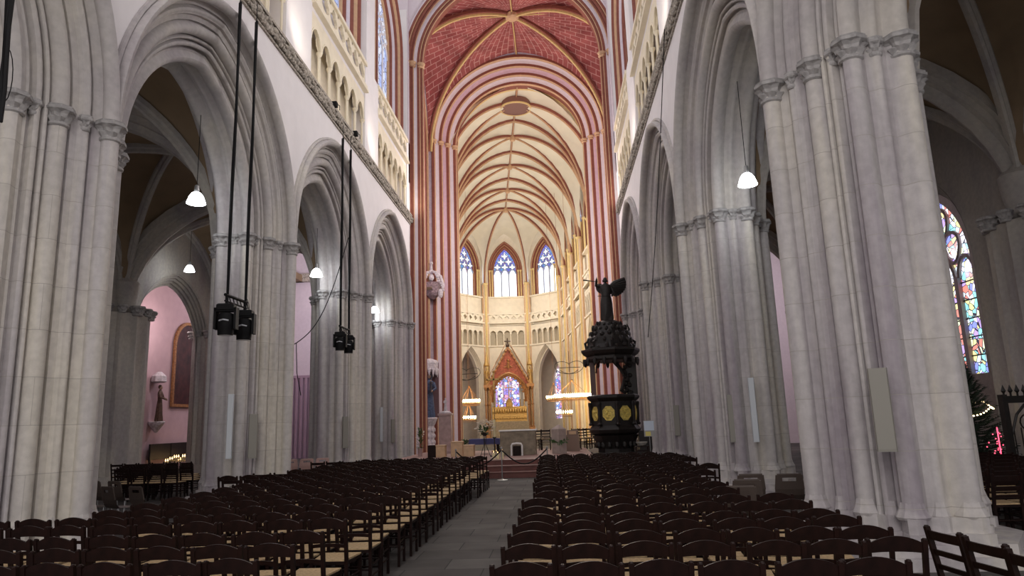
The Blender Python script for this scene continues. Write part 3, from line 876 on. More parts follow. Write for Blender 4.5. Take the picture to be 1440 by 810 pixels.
w = MB(TE); arch_wall(w, -6.4, 6.6, 0, 24.6, [(0, 4.2, 0, 19.4, .02)], .15, 0, 2.05, n=30); w.build('wall_choir_end', 'choir', None, False, 'structure')
# north and south crossing arches
for sgn, x in ((-1, -7.35), (1, 4.1)):
    T = Matrix.Translation((x, 36.9, 0)) @ (Matrix(((0, -1, 0, 0), (1, 0, 0, 0), (0, 0, 1, 0), (0, 0, 0, 1))) if sgn < 0 else Matrix(((0, 1, 0, 0), (1, 0, 0, 0), (0, 0, 1, 0), (0, 0, 0, 1))))
    m = MB(T); orders(m, poly_orders(0, 8, .9, .8, [3, 0, 3, 0, 0, 3, 0, 0]), 3.1, .05, 19.0, 0, K=20)
    m.build('trim_crossing_side_arch', CM, None, True, 'structure')
    w = MB(T); arch_wall(w, -4.3, 4.3, 0, 27, [(0, 3.88, 0, 19.0, .05)], .3, 0, .03, n=24); w.build('wall_crossing_%s' % ('left' if sgn < 0 else 'right'), 'palelav', None, False, 'structure')
# crossing vault
v = MB(); C = [(-7.35, 32.9), (4.1, 32.9), (4.1, 41.0), (-7.35, 41.0)]; H = (-1.6, 36.7, 25.1)
for k in range(4): web(v, H, C[k], C[(k + 1) % 4], 18.6, 25.1 if k % 2 == 0 else 24.6, 14, 20, 0, .12)
v.build('ceiling_crossing_vault', 'vred', None, True, 'structure')
rb = MB()
for k in range(4): rb.sweep(rib_pts(H, C[k], 18.6, 20), perp(H, C[k]), rib_prof(.13, .3, (0, 1)))
for e in ((-1.6, 32.6), (-1.6, 41.0), (-7.35, 36.7), (4.1, 36.7)):
    rb.sweep([(H[0] + (e[0] - H[0]) * s_, H[1] + (e[1] - H[1]) * s_, 25.08) for s_ in (0, .5, 1)], perp(H, e), rib_prof(.07, .16, (0, 1)))
rb.build('trim_crossing_rib', ['gold', 'red'], None, True, 'structure')
b = MB(); b.lathe([(.05, -.42), (.25, -.38), (.38, -.3), (.42, -.1), (.3, 0)], H[0], H[1], 16, z0=25.1, lump=.1, k=6); b.build('trim_crossing_boss', 'tan', None, False, 'structure')

# ================================================================== CHOIR
PHI = math.radians(6.34)
CO = Vector((-1.5, 41.0))
TC = Matrix.Translation((CO.x, CO.y, 0)) @ Matrix.Rotation(PHI, 4, 'Z')
HW = 5.23; HUBY = 23.8; TY = [1.7, 6.3, 11.4, 16.6, 21.5]
def zh(y): return 23.5 - (y - 4) / 19.8 * 1.35
RA = HW / math.cos(math.radians(22.5)) * math.cos(math.radians(22.5))   # inradius of the half octagon
side_w = 2 * HW * math.tan(math.radians(22.5))
APC = []   # apse corners in choir frame
for a in (0, 45, 90, 135, 180):
    pass
Rc = HW / math.cos(math.radians(22.5))
corn = [(HW, HUBY)]
for a in (22.5 + 0, 67.5, 112.5, 157.5): corn.append((Rc * cos(math.radians(a)), HUBY + Rc * sin(math.radians(a))))
corn = [(Rc * cos(math.radians(a)), HUBY + Rc * sin(math.radians(a))) for a in (22.5, 67.5, 112.5, 157.5)]
ZSP, ZAP, ZH = 15.6, 21.0, 22.2
facets = []   # (A, B) as seen from inside, left to right
for a, b in zip(corn[::-1], corn[::-1][1:]): facets.append((a, b, 'apse'))
ys = TY + [corn[0][1]]
for ya, yb in zip(ys, ys[1:]):
    facets.append(((HW, yb), (HW, ya), 'side'))      # right wall seen from inside: far end on the left
    facets.append(((-HW, ya), (-HW, yb), 'side'))
wn = 20
for fi, (A, Bp, kind) in enumerate(facets):
    L = math.hypot(Bp[0] - A[0], Bp[1] - A[1]); ang = math.atan2(Bp[1] - A[1], Bp[0] - A[0])
    T = TC @ Matrix.Translation(((A[0] + Bp[0]) / 2, (A[1] + Bp[1]) / 2, 0)) @ Matrix.Rotation(ang, 4, 'Z')
    h = L / 2
    arch_h = min(h - .75, 1.6); z_ap = 8.8; zs_a = 5.7
    R_ = ((z_ap - zs_a) ** 2 + arch_h ** 2) / (2 * arch_h); ca = max(0.02, R_ - arch_h)
    w = MB(T)
    arch_wall(w, -h, h, 0, 9.3, [(0, arch_h + .33, 0, zs_a, ca)], .5, 0, 0, n=16)
    w.box(-h, h, 0, .1, 11.05, 11.25); w.box(-h, h, .45, .9, 9.3, 11.6)            # triforium back wall
    n = 5; b0 = -h + .38; wd = (2 * h - .76) / n
    w.box(-h, b0, 0, .5, 9.3, 11.6); w.box(-b0, h, 0, .5, 9.3, 11.6)
    # clerestory wall
    wh = h - 1.0; wzs = 17.1
    zc_top = 19.5; Rw = ((zc_top - wzs) ** 2 + wh ** 2) / (2 * wh); cw = max(.02, Rw - wh)
    arch_wall(w, -h, h, 11.4, 22.6, [(0, wh + .62, 14.35, wzs, cw)], .2, 0, .3, n=16)
    w.build('wall_choir_%s' % kind, 'choir', None, False, 'structure')
    m = MB(T); orders(m, [(-.03, .38, 0), (-.04, .3, 0), (.05, .28, 0), (.12, .2, 0), (.2, .22, 0), (.28, .12, 0), (.36, .1, 0), (.42, .0, 0), (.8, 0, 0)], arch_h, ca, zs_a, 0, K=10)
    m.build('trim_choir_arch', 'choir', None, True, 'structure')
    bk = MB(T); bk.box(b0, -b0, .40, .46, 9.3, 11.05); bk.build('trim_choir_passage_shade', 'choirdark', None, False, 'structure')  # dark sheet painting shade in front of the back wall
    t = MB(T)
    arch_wall(t, b0, -b0, 10.45, 11.1, [(b0 + wd * (k + .5), wd / 2 - .06, 0, 10.5, .04) for k in range(n)], .14, 0, .02, n=6)
    for k in range(n + 1):
        t.tube([(b0 + wd * k, .09, 9.3), (b0 + wd * k, .09, 10.5)], .06, 8)
        t.lathe([(.06, 0), (.11, .1), (.11, .16)], b0 + wd * k, .09, 8, z0=10.36)
    for k in range(5): holed_panel(t, b0 + wd * k, b0 + wd * (k + 1), .0, 11.7, 12.45, .12, 0, .25, 4, 16)
    t.box(-h, b0, -.0, .12, 11.7, 12.45); t.box(-b0, h, -.0, .12, 11.7, 12.45)
    t.box(-h, h, -.08, .15, 12.45, 12.58); t.box(-h, h, -.1, .15, 11.55, 11.7); t.box(-h, h, -.10, .12, 9.18, 9.34)
    t.box(-h + .3, h - .3, .0, .35, 14.2, 14.36)
    t.build('trim_choir_triforium', 'choir', None, False, 'structure')
    # clerestory jamb with painted rolls
    cl = MB(T); pf = poly_orders(0, 6, .55, .62, [3, 0, 4, 0, 3, 0]); pf = [(u + .24, v, mt) for u, v, mt in pf]
    orders(cl, pf, wh, cw, wzs, 14.35, K=10); cl.build('trim_choir_window_jamb', CM, None, True, 'structure')
    sh = MB(T)
    for sgn in (-1, 1):
        for q in (.2, .45): sh.tube([(sgn * (wh + q), .2, 14.4), (sgn * (wh + q), .2, wzs - .1)], .06, 8)
        for q in (.2, .45): sh.lathe([(.06, 0), (.12, .14), (.12, .2)], sgn * (wh + q), .2, 8, z0=wzs - .15)
    sh.build('trim_choir_jamb_shaft', 'gold', None, True, 'structure')
    g = MB(T); glass_panel(g, 0, wh, 14.4, wzs, cw, .72, split=wzs - .25 * wh); foil_panes(g, 0, wh, 14.4, wzs, cw, .705, 3)
    gw = g.build('window_%d' % wn, ['apsehead', 'palepane'], None, False, 'structure'); wn += 1
    tr = MB(T); tracery(tr, 0, wh, 14.4, wzs, cw, .66, 3, .075); tr.build('tracery', plain('blue_grey_tracery_%d' % fi, (.34, .38, .50), .8), gw)
# vault shafts at the corners of every bay
pts_c = [(HW, y) for y in TY[1:]] + [(-HW, y) for y in TY[1:]] + corn
for (x, y) in pts_c:
    d = Vector((-x, HUBY - y if y > HUBY else 0)).normalized() if y > HUBY else Vector((-1 if x > 0 else 1, 0))
    s = MB(TC)
    px, py = x + d.x * .06, y + d.y * .06; nx, ny = -d.y, d.x
    s.tube([(px + d.x * .16, py + d.y * .16, 0), (px + d.x * .16, py + d.y * .16, ZSP)], .13, 10, 0)
    for q in (-1, 1): s.tube([(px + nx * q * .24, py + ny * q * .24, 0), (px + nx * q * .24, py + ny * q * .24, ZSP)], .1, 8, 1)
    for q in (-1, 1): s.tube([(px + nx * q * .13 + d.x * .1, py + ny * q * .13 + d.y * .1, 0), (px + nx * q * .13 + d.x * .1, py + ny * q * .13 + d.y * .1, ZSP)], .05, 6, 2)
    s.lathe([(.14, -.2), (.18, -.16), (.15, -.1), (.26, .08), (.28, .14)], px + d.x * .1, py + d.y * .1, 12, 0, ZSP)
    s.build('trim_vault_shaft', ['gold', 'tan', 'choir'], None, True, 'structure')
# choir vault
v = MB(TC); rb = MB(TC)
for ya, yb in zip(TY, TY[1:] + [None]):
    if yb is None: continue
    C = [(HW, ya), (HW, yb), (-HW, yb), (-HW, ya)]; H = (0, (ya + yb) / 2, zh((ya + yb) / 2))
    web(v, H, C[0], C[1], ZSP, ZAP, 10, 12); web(v, H, C[2], C[3], ZSP, ZAP, 10, 12)
    web(v, H, C[1], C[2], ZSP, zh(yb), 10, 18, 0, .12); web(v, H, C[3], C[0], ZSP, zh(ya), 10, 18, 0, .12)
    for k in range(4): rb.sweep(rib_pts(H, C[k], ZSP, 18), perp(H, C[k]), rib_prof(.085, .22, (0, 1)))
for y in TY[1:]: rb.sweep(edge_pts((HW, y), (-HW, y), ZSP, zh(y), 26, .12), (0, 1, 0), rib_prof(.10, .26, (0, 1)))
rb.sweep([(0, y, zh(y)) for y in (TY[0], 8, 16, TY[-1], HUBY)], (1, 0, 0), rib_prof(.07, .17, (0, 1)))
H = (0, HUBY, zh(HUBY))
Cc = [(HW, TY[-1])] + corn + [(-HW, TY[-1])]
for a, b in zip(Cc, Cc[1:]): web(v, H, a, b, ZSP, ZAP, 12, 12)
web(v, H, Cc[-1], Cc[0], ZSP, zh(TY[-1]), 10, 18, 0, .12)
for a in Cc: rb.sweep(rib_pts(H, a, ZSP, 18), perp(H, a), rib_prof(.10, .24, (0, 1)))
v.build('ceiling_choir_vault', 'vcream', None, True, 'structure')
rb.build('trim_choir_rib', ['tan', 'red'], None, True, 'structure')
for ya, yb in zip(TY, TY[1:]):
    big = ya == TY[0]
    b = MB(TC); r = 1.0 if False else (.95 if big else .22)
    if big:
        b.lathe([(.95, -.30), (1.02, -.36), (1.10, -.30), (1.10, .1), (.9, .1), (.86, -.2), (.4, -.12), (.05, -.1)], 0, 4.0, 28, z0=zh(4) - .1)
        b.tube([(1.06 * cos(t), 4.0 + 1.06 * sin(t), zh(4) - .42) for t in [2 * PI * k / 28 for k in range(29)]], .07, 6, 1, caps=False)
        b.build('trim_ring_boss', [plain('ring_boss_brown', (.20, .09, .07), .7), 'gold'], None, True, 'structure')
    else:
        b.lathe([(.03, -.45), (.2, -.4), (.24, -.2), (.18, 0)], 0, (ya + yb) / 2, 12, z0=zh((ya + yb) / 2)); b.build('trim_choir_boss', 'tan', None, True, 'structure')
b = MB(TC); b.lathe([(.03, -.5), (.26, -.42), (.3, -.2), (.2, 0)], 0, HUBY, 12, z0=zh(HUBY)); b.build('trim_apse_boss', 'tan', None, True, 'structure')
# ambulatory and the chapels behind the choir arches
w = MB(TC)
amb = [(HW + 4.2, -1)] + [(Rc * 1.75 * cos(math.radians(a)), HUBY + Rc * 1.75 * sin(math.radians(a))) for a in (10, 40, 67.5)]
amb2 = [(-x, y) for x, y in amb[::-1]]
line = amb + amb2
for (a, b) in zip(line, line[1:]):
    L = math.hypot(b[0] - a[0], b[1] - a[1]); ang = math.atan2(a[1] - b[1], a[0] - b[0])
    T = TC @ Matrix.Translation(((a[0] + b[0]) / 2, (a[1] + b[1]) / 2, 0)) @ Matrix.Rotation(ang, 4, 'Z')
    w2 = MB(T)
    if L > 8:
        k_ = int(L // 5.4); cs = [-L / 2 + L * (q + .5) / k_ for q in range(k_)]
    else: cs = [0]
    mid = abs(a[0] + b[0]) < .1
    ww = min(1.0, L * .25) if not mid else 1.25
    ops = [(c_, ww, 1.9 if not mid else 2.6, 6.0, .9) for c_ in cs]
    arch_wall(w2, -L / 2, L / 2, 0, 10, ops, .4, 0, 0, n=12)
    w2.build('wall_ambulatory', 'choir', None, False, 'structure')
    for c_ in cs:
        g = MB(T); glass_panel(g, c_, ww, ops[0][2], 6.0, .9, .3)
        o = g.build('window_%d' % wn, 'chapelglass', None, False, 'structure'); wn += 1
        tr = MB(T); tracery(tr, c_, ww, ops[0][2], 6.0, .9, .26, 2 if not mid else 3, .045); tr.build('tracery', 'choir', o)
v = MB(TC)
n = len(line)
inner = [(HW, -1), (HW, HUBY), corn[0], corn[1], corn[2], corn[3], (-HW, HUBY), (-HW, -1)]
ids = [v.vert(x, y, 9.6) for x, y in line]; c0 = v.vert(0, HUBY, 9.9)
v2 = MB(TC)
for s_ in (-1, 1):
    v2.quad((s_ * (HW + .4), -1, 9.6), (s_ * (HW + 4.2), -1, 9.6), (s_ * (HW + 4.6), HUBY + 1, 9.6), (s_ * (HW + .4), HUBY + 1, 9.6))
ring_i = [((Rc + .5) * cos(math.radians(a)), HUBY + (Rc + .5) * sin(math.radians(a))) for a in range(0, 181, 15)]
ring_o = [(Rc * 1.95 * cos(math.radians(a)), HUBY + Rc * 1.95 * sin(math.radians(a))) for a in range(0, 181, 15)]
for k in range(12): v2.quad((*ring_i[k], 9.6), (*ring_o[k], 9.6), (*ring_o[k + 1], 9.6), (*ring_i[k + 1], 9.6))
v2.build('ceiling_ambulatory', 'choir', None, False, 'structure')
# ================================================================== CHAIRS
def church_chair(kind):
    """ladder-back church chair, faces +y; kind 'arch' = bowed top rail, 'flat' = straight top rail"""
    root = thing('church_chair', '', 'chair'); XS = .93; _MB = MB
    SC = Matrix.Diagonal((XS, 1, 1, 1))
    def MB_(): return _MB(SC)
    m = MB_()     # seat: rush with a dished top, four woven triangles
    w0, w1 = .165, .205
    g = []
    for i in range(7):
        v_ = i / 6; y = -.185 + .385 * v_; hw = w0 + (w1 - w0) * v_ + .005
        g.append([(-hw + 2 * hw * j / 6, y, .455 - .012 * sin(PI * v_) * sin(PI * j / 6)) for j in range(7)])
    ids = [[m.vert(*p) for p in r] for r in g]; lo = [[m.vert(p[0], p[1], .425) for p in r] for r in g]
    for i in range(6):
        for j in range(6): m.face([ids[i][j], ids[i][j + 1], ids[i + 1][j + 1], ids[i + 1][j]]); m.face([lo[i][j + 1], lo[i][j], lo[i + 1][j], lo[i + 1][j + 1]])
    for i in range(6):
        m.face([ids[i][0], ids[i + 1][0], lo[i + 1][0], lo[i][0]]); m.face([ids[i][6], lo[i][6], lo[i + 1][6], ids[i + 1][6]])
        m.face([ids[0][i], lo[0][i], lo[0][i + 1], ids[0][i + 1]]); m.face([ids[6][i], ids[6][i + 1], lo[6][i + 1], lo[6][i]])
    m.build('seat', 'rush', root)
    def back(z): return -.19 - max(0, z - .43) * .17
    for sg in (-1, 1):
        m = MB_(); x = sg * .185
        m.bar((x * .97, -.175, 0), (x, -.19, .43), .034, .034); m.bar((x, -.19, .42), (x * 1.04, back(.83), .83), .034, .036)
        m.ball((x * 1.04, back(.83), .83), .019, 6, 4, 0, sz=.7)
        m.build('leg', 'wood', root)
        m = MB_(); m.bar((sg * .20, .19, 0), (sg * .20, .185, .445), .034, .034); m.build('leg', 'wood', root)
    m = MB_(); n = 10; R = []
    for k in range(n + 1):
        t = -1 + 2 * k / n; x = t * .185; bow = (1 - t * t) * .050 if kind == 'arch' else 0
        zt = .806 + bow; zb = .742 + (0 if kind == 'flat' else .012 * (1 - t * t)); yb = -.012 * (1 - t * t)
        R.append([(x, back(zb) + yb - .011, zb), (x, back(zb) + yb + .011, zb), (x, back(zt) + yb + .009, zt), (x, back(zt) + yb - .009, zt)])
    m.rings(R); m.build('top_rail', 'wood', root)
    for z0, z1 in (((.565, .598),) if kind == 'arch' else ((.63, .67), (.53, .565))):
        m = MB_(); R = []
        for k in range(7):
            t = -1 + k / 3; x = t * .183; b_ = .012 * (1 - t * t) if kind == 'arch' else 0
            R.append([(x, back(z0) - .009, z0 + b_), (x, back(z0) + .009, z0 + b_), (x, back(z1) + .009, z1 + b_), (x, back(z1) - .009, z1 + b_)])
        m.rings(R); m.build('back_rail', 'wood', root)
    m = MB_()
    for z in (.20, .31):
        m.tube([(-.2, .188, z), (.2, .188, z)], .011, 6)
        for sg in (-1, 1): m.tube([(sg * .183, -.18, z - .03), (sg * .2, .188, z - .03)], .011, 6)
    m.tube([(-.18, -.18, .24), (.18, -.18, .24)], .011, 6)
    m.bar((-.2, .19, .425), (.2, .19, .425), .03, .03); m.bar((-.18, -.185, .425), (.18, -.185, .425), .03, .03)
    for sg in (-1, 1): m.bar((sg * .183, -.185, .425), (sg * .2, .19, .425), .026, .03)
    m.build('stretcher', 'wood', root)
    return root
def joined(root, name):
    """one mesh with the same pieces, for chairs only a few pixels tall"""
    vs_, fs, mi = [], [], []
    for c in root.children:
        off = len(vs_); vs_ += [tuple(v.co) for v in c.data.vertices]
        k = 1 if c.name.startswith('seat') else 0
        for p in c.data.polygons: fs.append([off + i for i in p.vertices]); mi.append(k)
    me = bpy.data.meshes.new(name); me.from_pydata(vs_, [], fs); me.materials.append(M['wood']); me.materials.append(M['rush'])
    me.polygons.foreach_set('material_index', mi); me.update(); return me
protoA = church_chair('arch'); protoF = church_chair('flat')
meA = joined(protoA, 'church_chair'); meF = joined(protoF, 'church_chair')

def screen(x, y, z):
    d = Vector((x, y, z - 1.7))
    c_ = (d.dot(camr), d.dot(camf), d.dot(camu)); return 720 + 974.67 * c_[0] / c_[1], 405 - 974.67 * c_[2] / c_[1]
_R = Matrix.Rotation(.0581, 3, 'Z') @ Matrix.Rotation(.1907, 3, 'X') @ Matrix.Rotation(.0336, 3, 'Y')
camr, camf, camu = _R @ Vector((1, 0, 0)), _R @ Vector((0, 1, 0)), _R @ Vector((0, 0, 1))
ORD = ['zeroth', 'first', 'second', 'third', 'fourth', 'fifth', 'sixth', 'seventh', 'eighth', 'ninth', 'tenth', 'eleventh', 'twelfth', 'thirteenth', 'fourteenth', 'fifteenth', 'sixteenth', 'seventeenth', 'eighteenth', 'nineteenth', 'twentieth', 'twenty-first', 'twenty-second', 'twenty-third', 'twenty-fourth']
spots = []     # (x, y, rz, kind, label, group)
rc = random.Random(21)
# block on the pulpit side of the central aisle
ysR = [4.49, 5.1, 5.68, 6.22, 6.68, 7.35, 8.05, 8.85]
while ysR[-1] < 17.6: ysR.append(ysR[-1] + .69 + (.012 * len(ysR)) % .05)
for ri, y in enumerate(ysR):
    x0 = -.455 + .006 * ri + (.09 if ri in (7, 8) else 0) - .03 * max(0, ri - 10) * .5
    sp = .425; k = 0
    while True:
        x = x0 + .195 + k * sp + rc.uniform(-.012, .012); k += 1
        lim = 2.15 if ri == 0 else (2.50 if y < 8.1 else (2.2 if y < 11.0 else (2.75 if y < 13.7 else 2.32)))
        if abs(y - 16.5) < 1.3: lim = 2.85
        if x > lim: break
        spots.append((x, y + .24 + .03 * sin(k * .8) + rc.uniform(-.045, .045), rc.uniform(-.08, .08) - .012 * k, 'A',
            'dark straw-seated chair, %s from the centre aisle, %s row from the camera, pulpit side' % (ORD[k], ORD[ri + 1]), 'chairs in the pulpit-side block'))
# block on the side of the hanging spotlights
ysL = [4.86, 5.48, 6.1, 6.85, 7.45, 8.1]
while ysL[-1] < 17.9: ysL.append(ysL[-1] + .70)
for ri, y in enumerate(ysL):
    x0 = -2.02 + (.12 if y > 16 else 0) + rc.uniform(-.03, .03); k = 0
    while True:
        x = x0 - .2 - k * .43 + rc.uniform(-.012, .012); k += 1
        lim = -5.55 if 8 < y < 12.5 else -5.9 if abs((y - Y1 + BAY / 2) % BAY - BAY / 2) < 1.6 else -6.5
        if x < lim: break
        sx, _ = screen(x, y, .8)
        if sx < -45: break
        kind = 'F' if (k > 8 and ri % 2 == 0 and y > 9) or (ri in (8, 9) and k > 8) else 'A'
        spots.append((x, y + .24 - .02 * k * .3 + rc.uniform(-.03, .03), rc.uniform(-.08, .08) + .02 * (k % 3), kind,
            'dark straw-seated chair, %s from the centre aisle, %s row from the camera, spotlight side' % (ORD[k], ORD[ri + 1]), 'chairs in the spotlight-side block'))
# three chairs turned towards the side aisle by the nearest pier
for j, (x, y, a) in enumerate([(3.0, 5.48, -PI / 2 + .12), (3.02, 5.02, -PI / 2 + .14), (3.02, 4.56, -PI / 2 + .15)]):
    spots.append((x, y, a, 'F', 'dark chair turned sideways by the speaker-bearing pier, %s of three' % ['farthest', 'middle', 'nearest'][j], 'sideways chairs by the nearest pier'))
# side aisle beyond the great pier (fir-tree side)
for ri in range(11):
    y = 9.9 + ri * .72
    for k in range(7):
        x = 5.75 + k * .43 + .0 * ri
        sx, sy = screen(x, y, .6)
        if sx > 1475 or sx < 1330: continue
        spots.append((x, y, rc.uniform(-.05, .05), 'F', 'straw-seated chair in the fir-tree aisle, %s from the great pier, %s row from the camera' % (ORD[k + 1], ORD[ri + 1]), 'chairs in the fir-tree aisle'))
# far side aisle (painting side)
for ri in range(5):
    for k in range(9):
        x, y = -13.6 + k * .44, 18.2 + ri * .8
        sx, sy = screen(x, y, .6)
        if sx > 285 or sx < 170: continue
        spots.append((x, y, rc.uniform(-.05, .05), 'F', 'dark chair in the painting-side aisle, %s across, %s row from the camera' % (ORD[k + 1], ORD[ri + 1]), 'chairs in the painting-side aisle'))
# dark chairs on the podium, left empty labels distinct
spots.sort(key=lambda s: math.hypot(s[0], s[1]))
near, rest = spots[:300], spots[300:]
usedA = usedF = False
for (x, y, rz, kind, lab, grp) in near:
    pr = protoA if kind == 'A' else protoF
    if math.hypot(x, y) < 12.5:
        if kind == 'A' and not usedA or kind == 'F' and not usedF:
            o = pr; o.location = (x, y, 0); o.rotation_euler = (0, 0, rz)
            if kind == 'A': usedA = True
            else: usedF = True
        else: o = dup(pr, (x, y, 0), rz)
    else:
        o = bpy.data.objects.new('church_chair', meA if kind == 'A' else meF); COL.objects.link(o)
        o.location = (x, y, 0); o.rotation_euler = (0, 0, rz)
    tag(o, lab, 'chair', grp)
if rest:
    vs_, fs, mi = [], [], []
    for (x, y, rz, kind, lab, grp) in rest:
        me = meA if kind == 'A' else meF; T = Matrix.Translation((x, y, 0)) @ Matrix.Rotation(rz, 4, 'Z'); off = len(vs_)
        vs_ += [tuple(T @ v.co) for v in me.vertices]
        for p in me.polygons: fs.append([off + i for i in p.vertices]); mi.append(p.material_index)
    me = bpy.data.meshes.new('church_chairs'); me.from_pydata(vs_, [], fs); me.materials.append(M['wood']); me.materials.append(M['rush'])
    me.polygons.foreach_set('material_index', mi); me.update()
    o = bpy.data.objects.new('church_chairs', me); COL.objects.link(o)
    tag(o, 'far rows of dark straw-seated chairs, small in the distance', 'chairs'); o['kind'] = 'stuff'

def shell_chair(mat):
    root = thing('plastic_chair', '', 'chair')
    m = MB(); R = []     # moulded shell: seat curving up into the back, with a slot in the back
    prof = [(.21, .43), (.10, .435), (-.05, .43), (-.14, .44), (-.19, .50), (-.215, .60)]
    w = [.20, .215, .215, .21, .205, .205]
    for th in (0, -.018):
        for (y0, z0), (y1, z1), a, b in zip(prof, prof[1:], w, w[1:]):
            m.quad((-a, y0, z0 + th), (a, y0, z0 + th), (b, y1 + th, z1 + th * .3), (-b, y1 + th, z1 + th * .3))
    m.build('seat', mat, root, True)
    m = MB()
    for th in (0, -.02):
        def q(x0, x1, x2, x3, z0, z1):
            yb = lambda z: -.215 - (z - .6) * .22 + th
            m.quad((x0, yb(z0), z0), (x1, yb(z0), z0), (x2, yb(z1), z1), (x3, yb(z1), z1))
        q(-.205, .205, .195, -.195, .58, .70); q(-.195, -.10, -.10, -.19, .70, .75); q(.10, .195, .19, .10, .70, .75); q(-.19, .19, .165, -.165, .75, .80)
    for sg in (-1, 1): m.bar((sg * .2, -.225, .58), (sg * .18, -.265, .79), .02, .02)
    m.bar((-.17, -.27, .80), (.17, -.27, .80), .022, .022)
    m.build('backrest', mat, root)
    for sx in (-1, 1):
        for sy in (-1, 1):
            m = MB(); m.tube([(sx * .22, .17 * sy - .01, 0), (sx * .17, .13 * sy, .43)], .011, 8); m.build('leg', 'steel', root)
    return root
pc = shell_chair('greyplastic')
gs = [(-7.9, 12.5, -.5, 'grey plastic chair in front beside the nearest great pier'), (-7.3, 12.35, -.45, 'grey plastic chair in front, nearer the central nave'), (-8.5, 12.7, -.5, 'grey plastic chair in front, half behind the nearest great pier'),
      (-9.8, 14.3, -.4, 'grey plastic chair in second file, half hidden by the pier'), (-9.25, 14.1, -.4, 'grey plastic chair in middle of the second file'), (-8.7, 13.9, -.4, 'grey plastic chair at nave end of the second file'),
      (2.30, 9.55, -.1, 'grey plastic chair lone by the pulpit-side block end'), (2.9, 11.3, -.1, 'grey plastic chair behind another, at foot of two-speaker pier'), (2.62, 10.45, -.1, 'grey plastic chair at foot of two-speaker pier, nearer one'), (3.42, 11.15, -.1, 'grey plastic chair against the massive nearest pier')]
for j, (x, y, a, lab) in enumerate(gs):
    o = pc if j == 0 else dup(pc, (x, y, 0), a)
    if j == 0: o.location = (x, y, 0); o.rotation_euler = (0, 0, a)
    tag(o, lab, 'chair', 'grey plastic chairs')
pc2 = shell_chair('pinkplastic')
for j in range(4):
    x, y = -8.6 + j * .42, 21.0 + j * .2
    o = pc2 if j == 0 else dup(pc2, (x, y, 0), .5)
    if j == 0: o.location = (x, y, 0); o.rotation_euler = (0, 0, .5)
    tag(o, 'pale pink plastic chair between the piers, %s from the painting-side aisle' % ORD[j + 1], 'chair', 'pink plastic chairs')

# ================================================================== COLUMN SPEAKERS ON THE PIERS
def speaker(x, y, z0, z1, ang, mat, lab, w=.17):
    root = thing('column_speaker', lab, 'speaker', (x, y, z0), ang, 'column speakers on the piers')
    m = MB(); h = z1 - z0
    m.prism([(-w / 2, 0), (-w / 2 + .012, -.05), (w / 2 - .012, -.05), (w / 2, 0), (w / 2, .05), (-w / 2, .05)], 0, h); m.build('body', mat, root)
    m = MB(); m.box(-w / 2 + .015, w / 2 - .015, -.056, -.045, .02, h - .02); m.build('grille', mat, root)
    m = MB(); m.box(-.03, .03, .05, .22, h * .8, h * .86); m.box(-.03, .03, .05, .22, h * .15, h * .21); m.build('bracket', 'steel', root)
speaker(3.55, 7.95, 1.25, 2.15, -.42, 'spkbeige', 'broad beige column speaker on the massive nearest pier', .2)
speaker(3.76, 15.42, 1.12, 2.12, -.3, 'spkbeige', 'beige column speaker on the pulpit-side two-speaker pier', .19)
speaker(4.12, 15.08, 1.12, 2.45, -.25, 'spkwhite', 'tall white column speaker on the pulpit-side two-speaker pier', .13)
speaker(3.76, 22.55, 1.1, 2.05, -.3, 'spkbeige', 'beige column speaker on the pier just before the pulpit', .19)
speaker(-7.12, 14.95, 1.12, 2.50, .35, 'spkwhite', 'tall white column speaker behind the nearer hanging spotlights', .13)
speaker(-6.74, 15.28, 1.1, 2.06, .45, 'spkbeige', 'beige column speaker behind the nearer hanging spotlights', .19)
speaker(-6.86, 22.5, 1.05, 2.05, .45, 'spkbeige', 'beige column speaker behind the farther hanging spotlights', .19)
speaker(-7.45, 29.5, 1.06, 2.5, .35, 'spkwhite', 'thin white column speaker on the half pier by the crossing', .13)
speaker(-7.0, 29.7, 1.0, 1.98, .45, 'spkbeige', 'beige column speaker on the half pier by the crossing', .17)

# ================================================================== PENDANT LAMPS
def pendant(x, y, z, ztop, lab, on=True):
    root = thing('pendant_lamp', lab, 'lamp', (x, y, z), 0, 'pendant lamps in the arcades')
    m = MB(); m.lathe([(.20, -.13), (.19, -.10), (.15, .02), (.10, .10), (.05, .13)], n=20); m.build('lamp_shade', 'bulb', root, True)
    m = MB(); m.lathe([(.055, .125), (.06, .16), (.045, .28), (.02, .30)], n=12); m.build('socket', 'steel', root)
    m = MB(); m.tube([(0, 0, .29), (0, 0, ztop - z)], .008, 5); m.build('cord', 'black', root)
    pend.append((x, y, z))
pend = []
pendant(-7.67, 14.06, 6.74, 9.35, 'lit bell-shaped lamp hanging in the arch behind the nearer hanging spotlights')
pendant(-7.67, 21.77, 6.72, 9.2, 'lit bell-shaped lamp hanging in the arch beside the farther hanging spotlights')
pendant(-7.67, 29.17, 6.67, 9.0, 'lit bell-shaped lamp in the narrow arch next to the crossing')
pendant(4.18, 14.1, 6.52, 9.3, 'lit bell-shaped lamp beside the massive pier on the pulpit side')
pendant(4.42, 23.6, 6.70, 8.9, 'small distant lamp behind the pulpit-side piers')
pendant(-14.3, 26.0, 8.1, 10.3, 'small spot lamp high under the dark painting-side aisle vault')

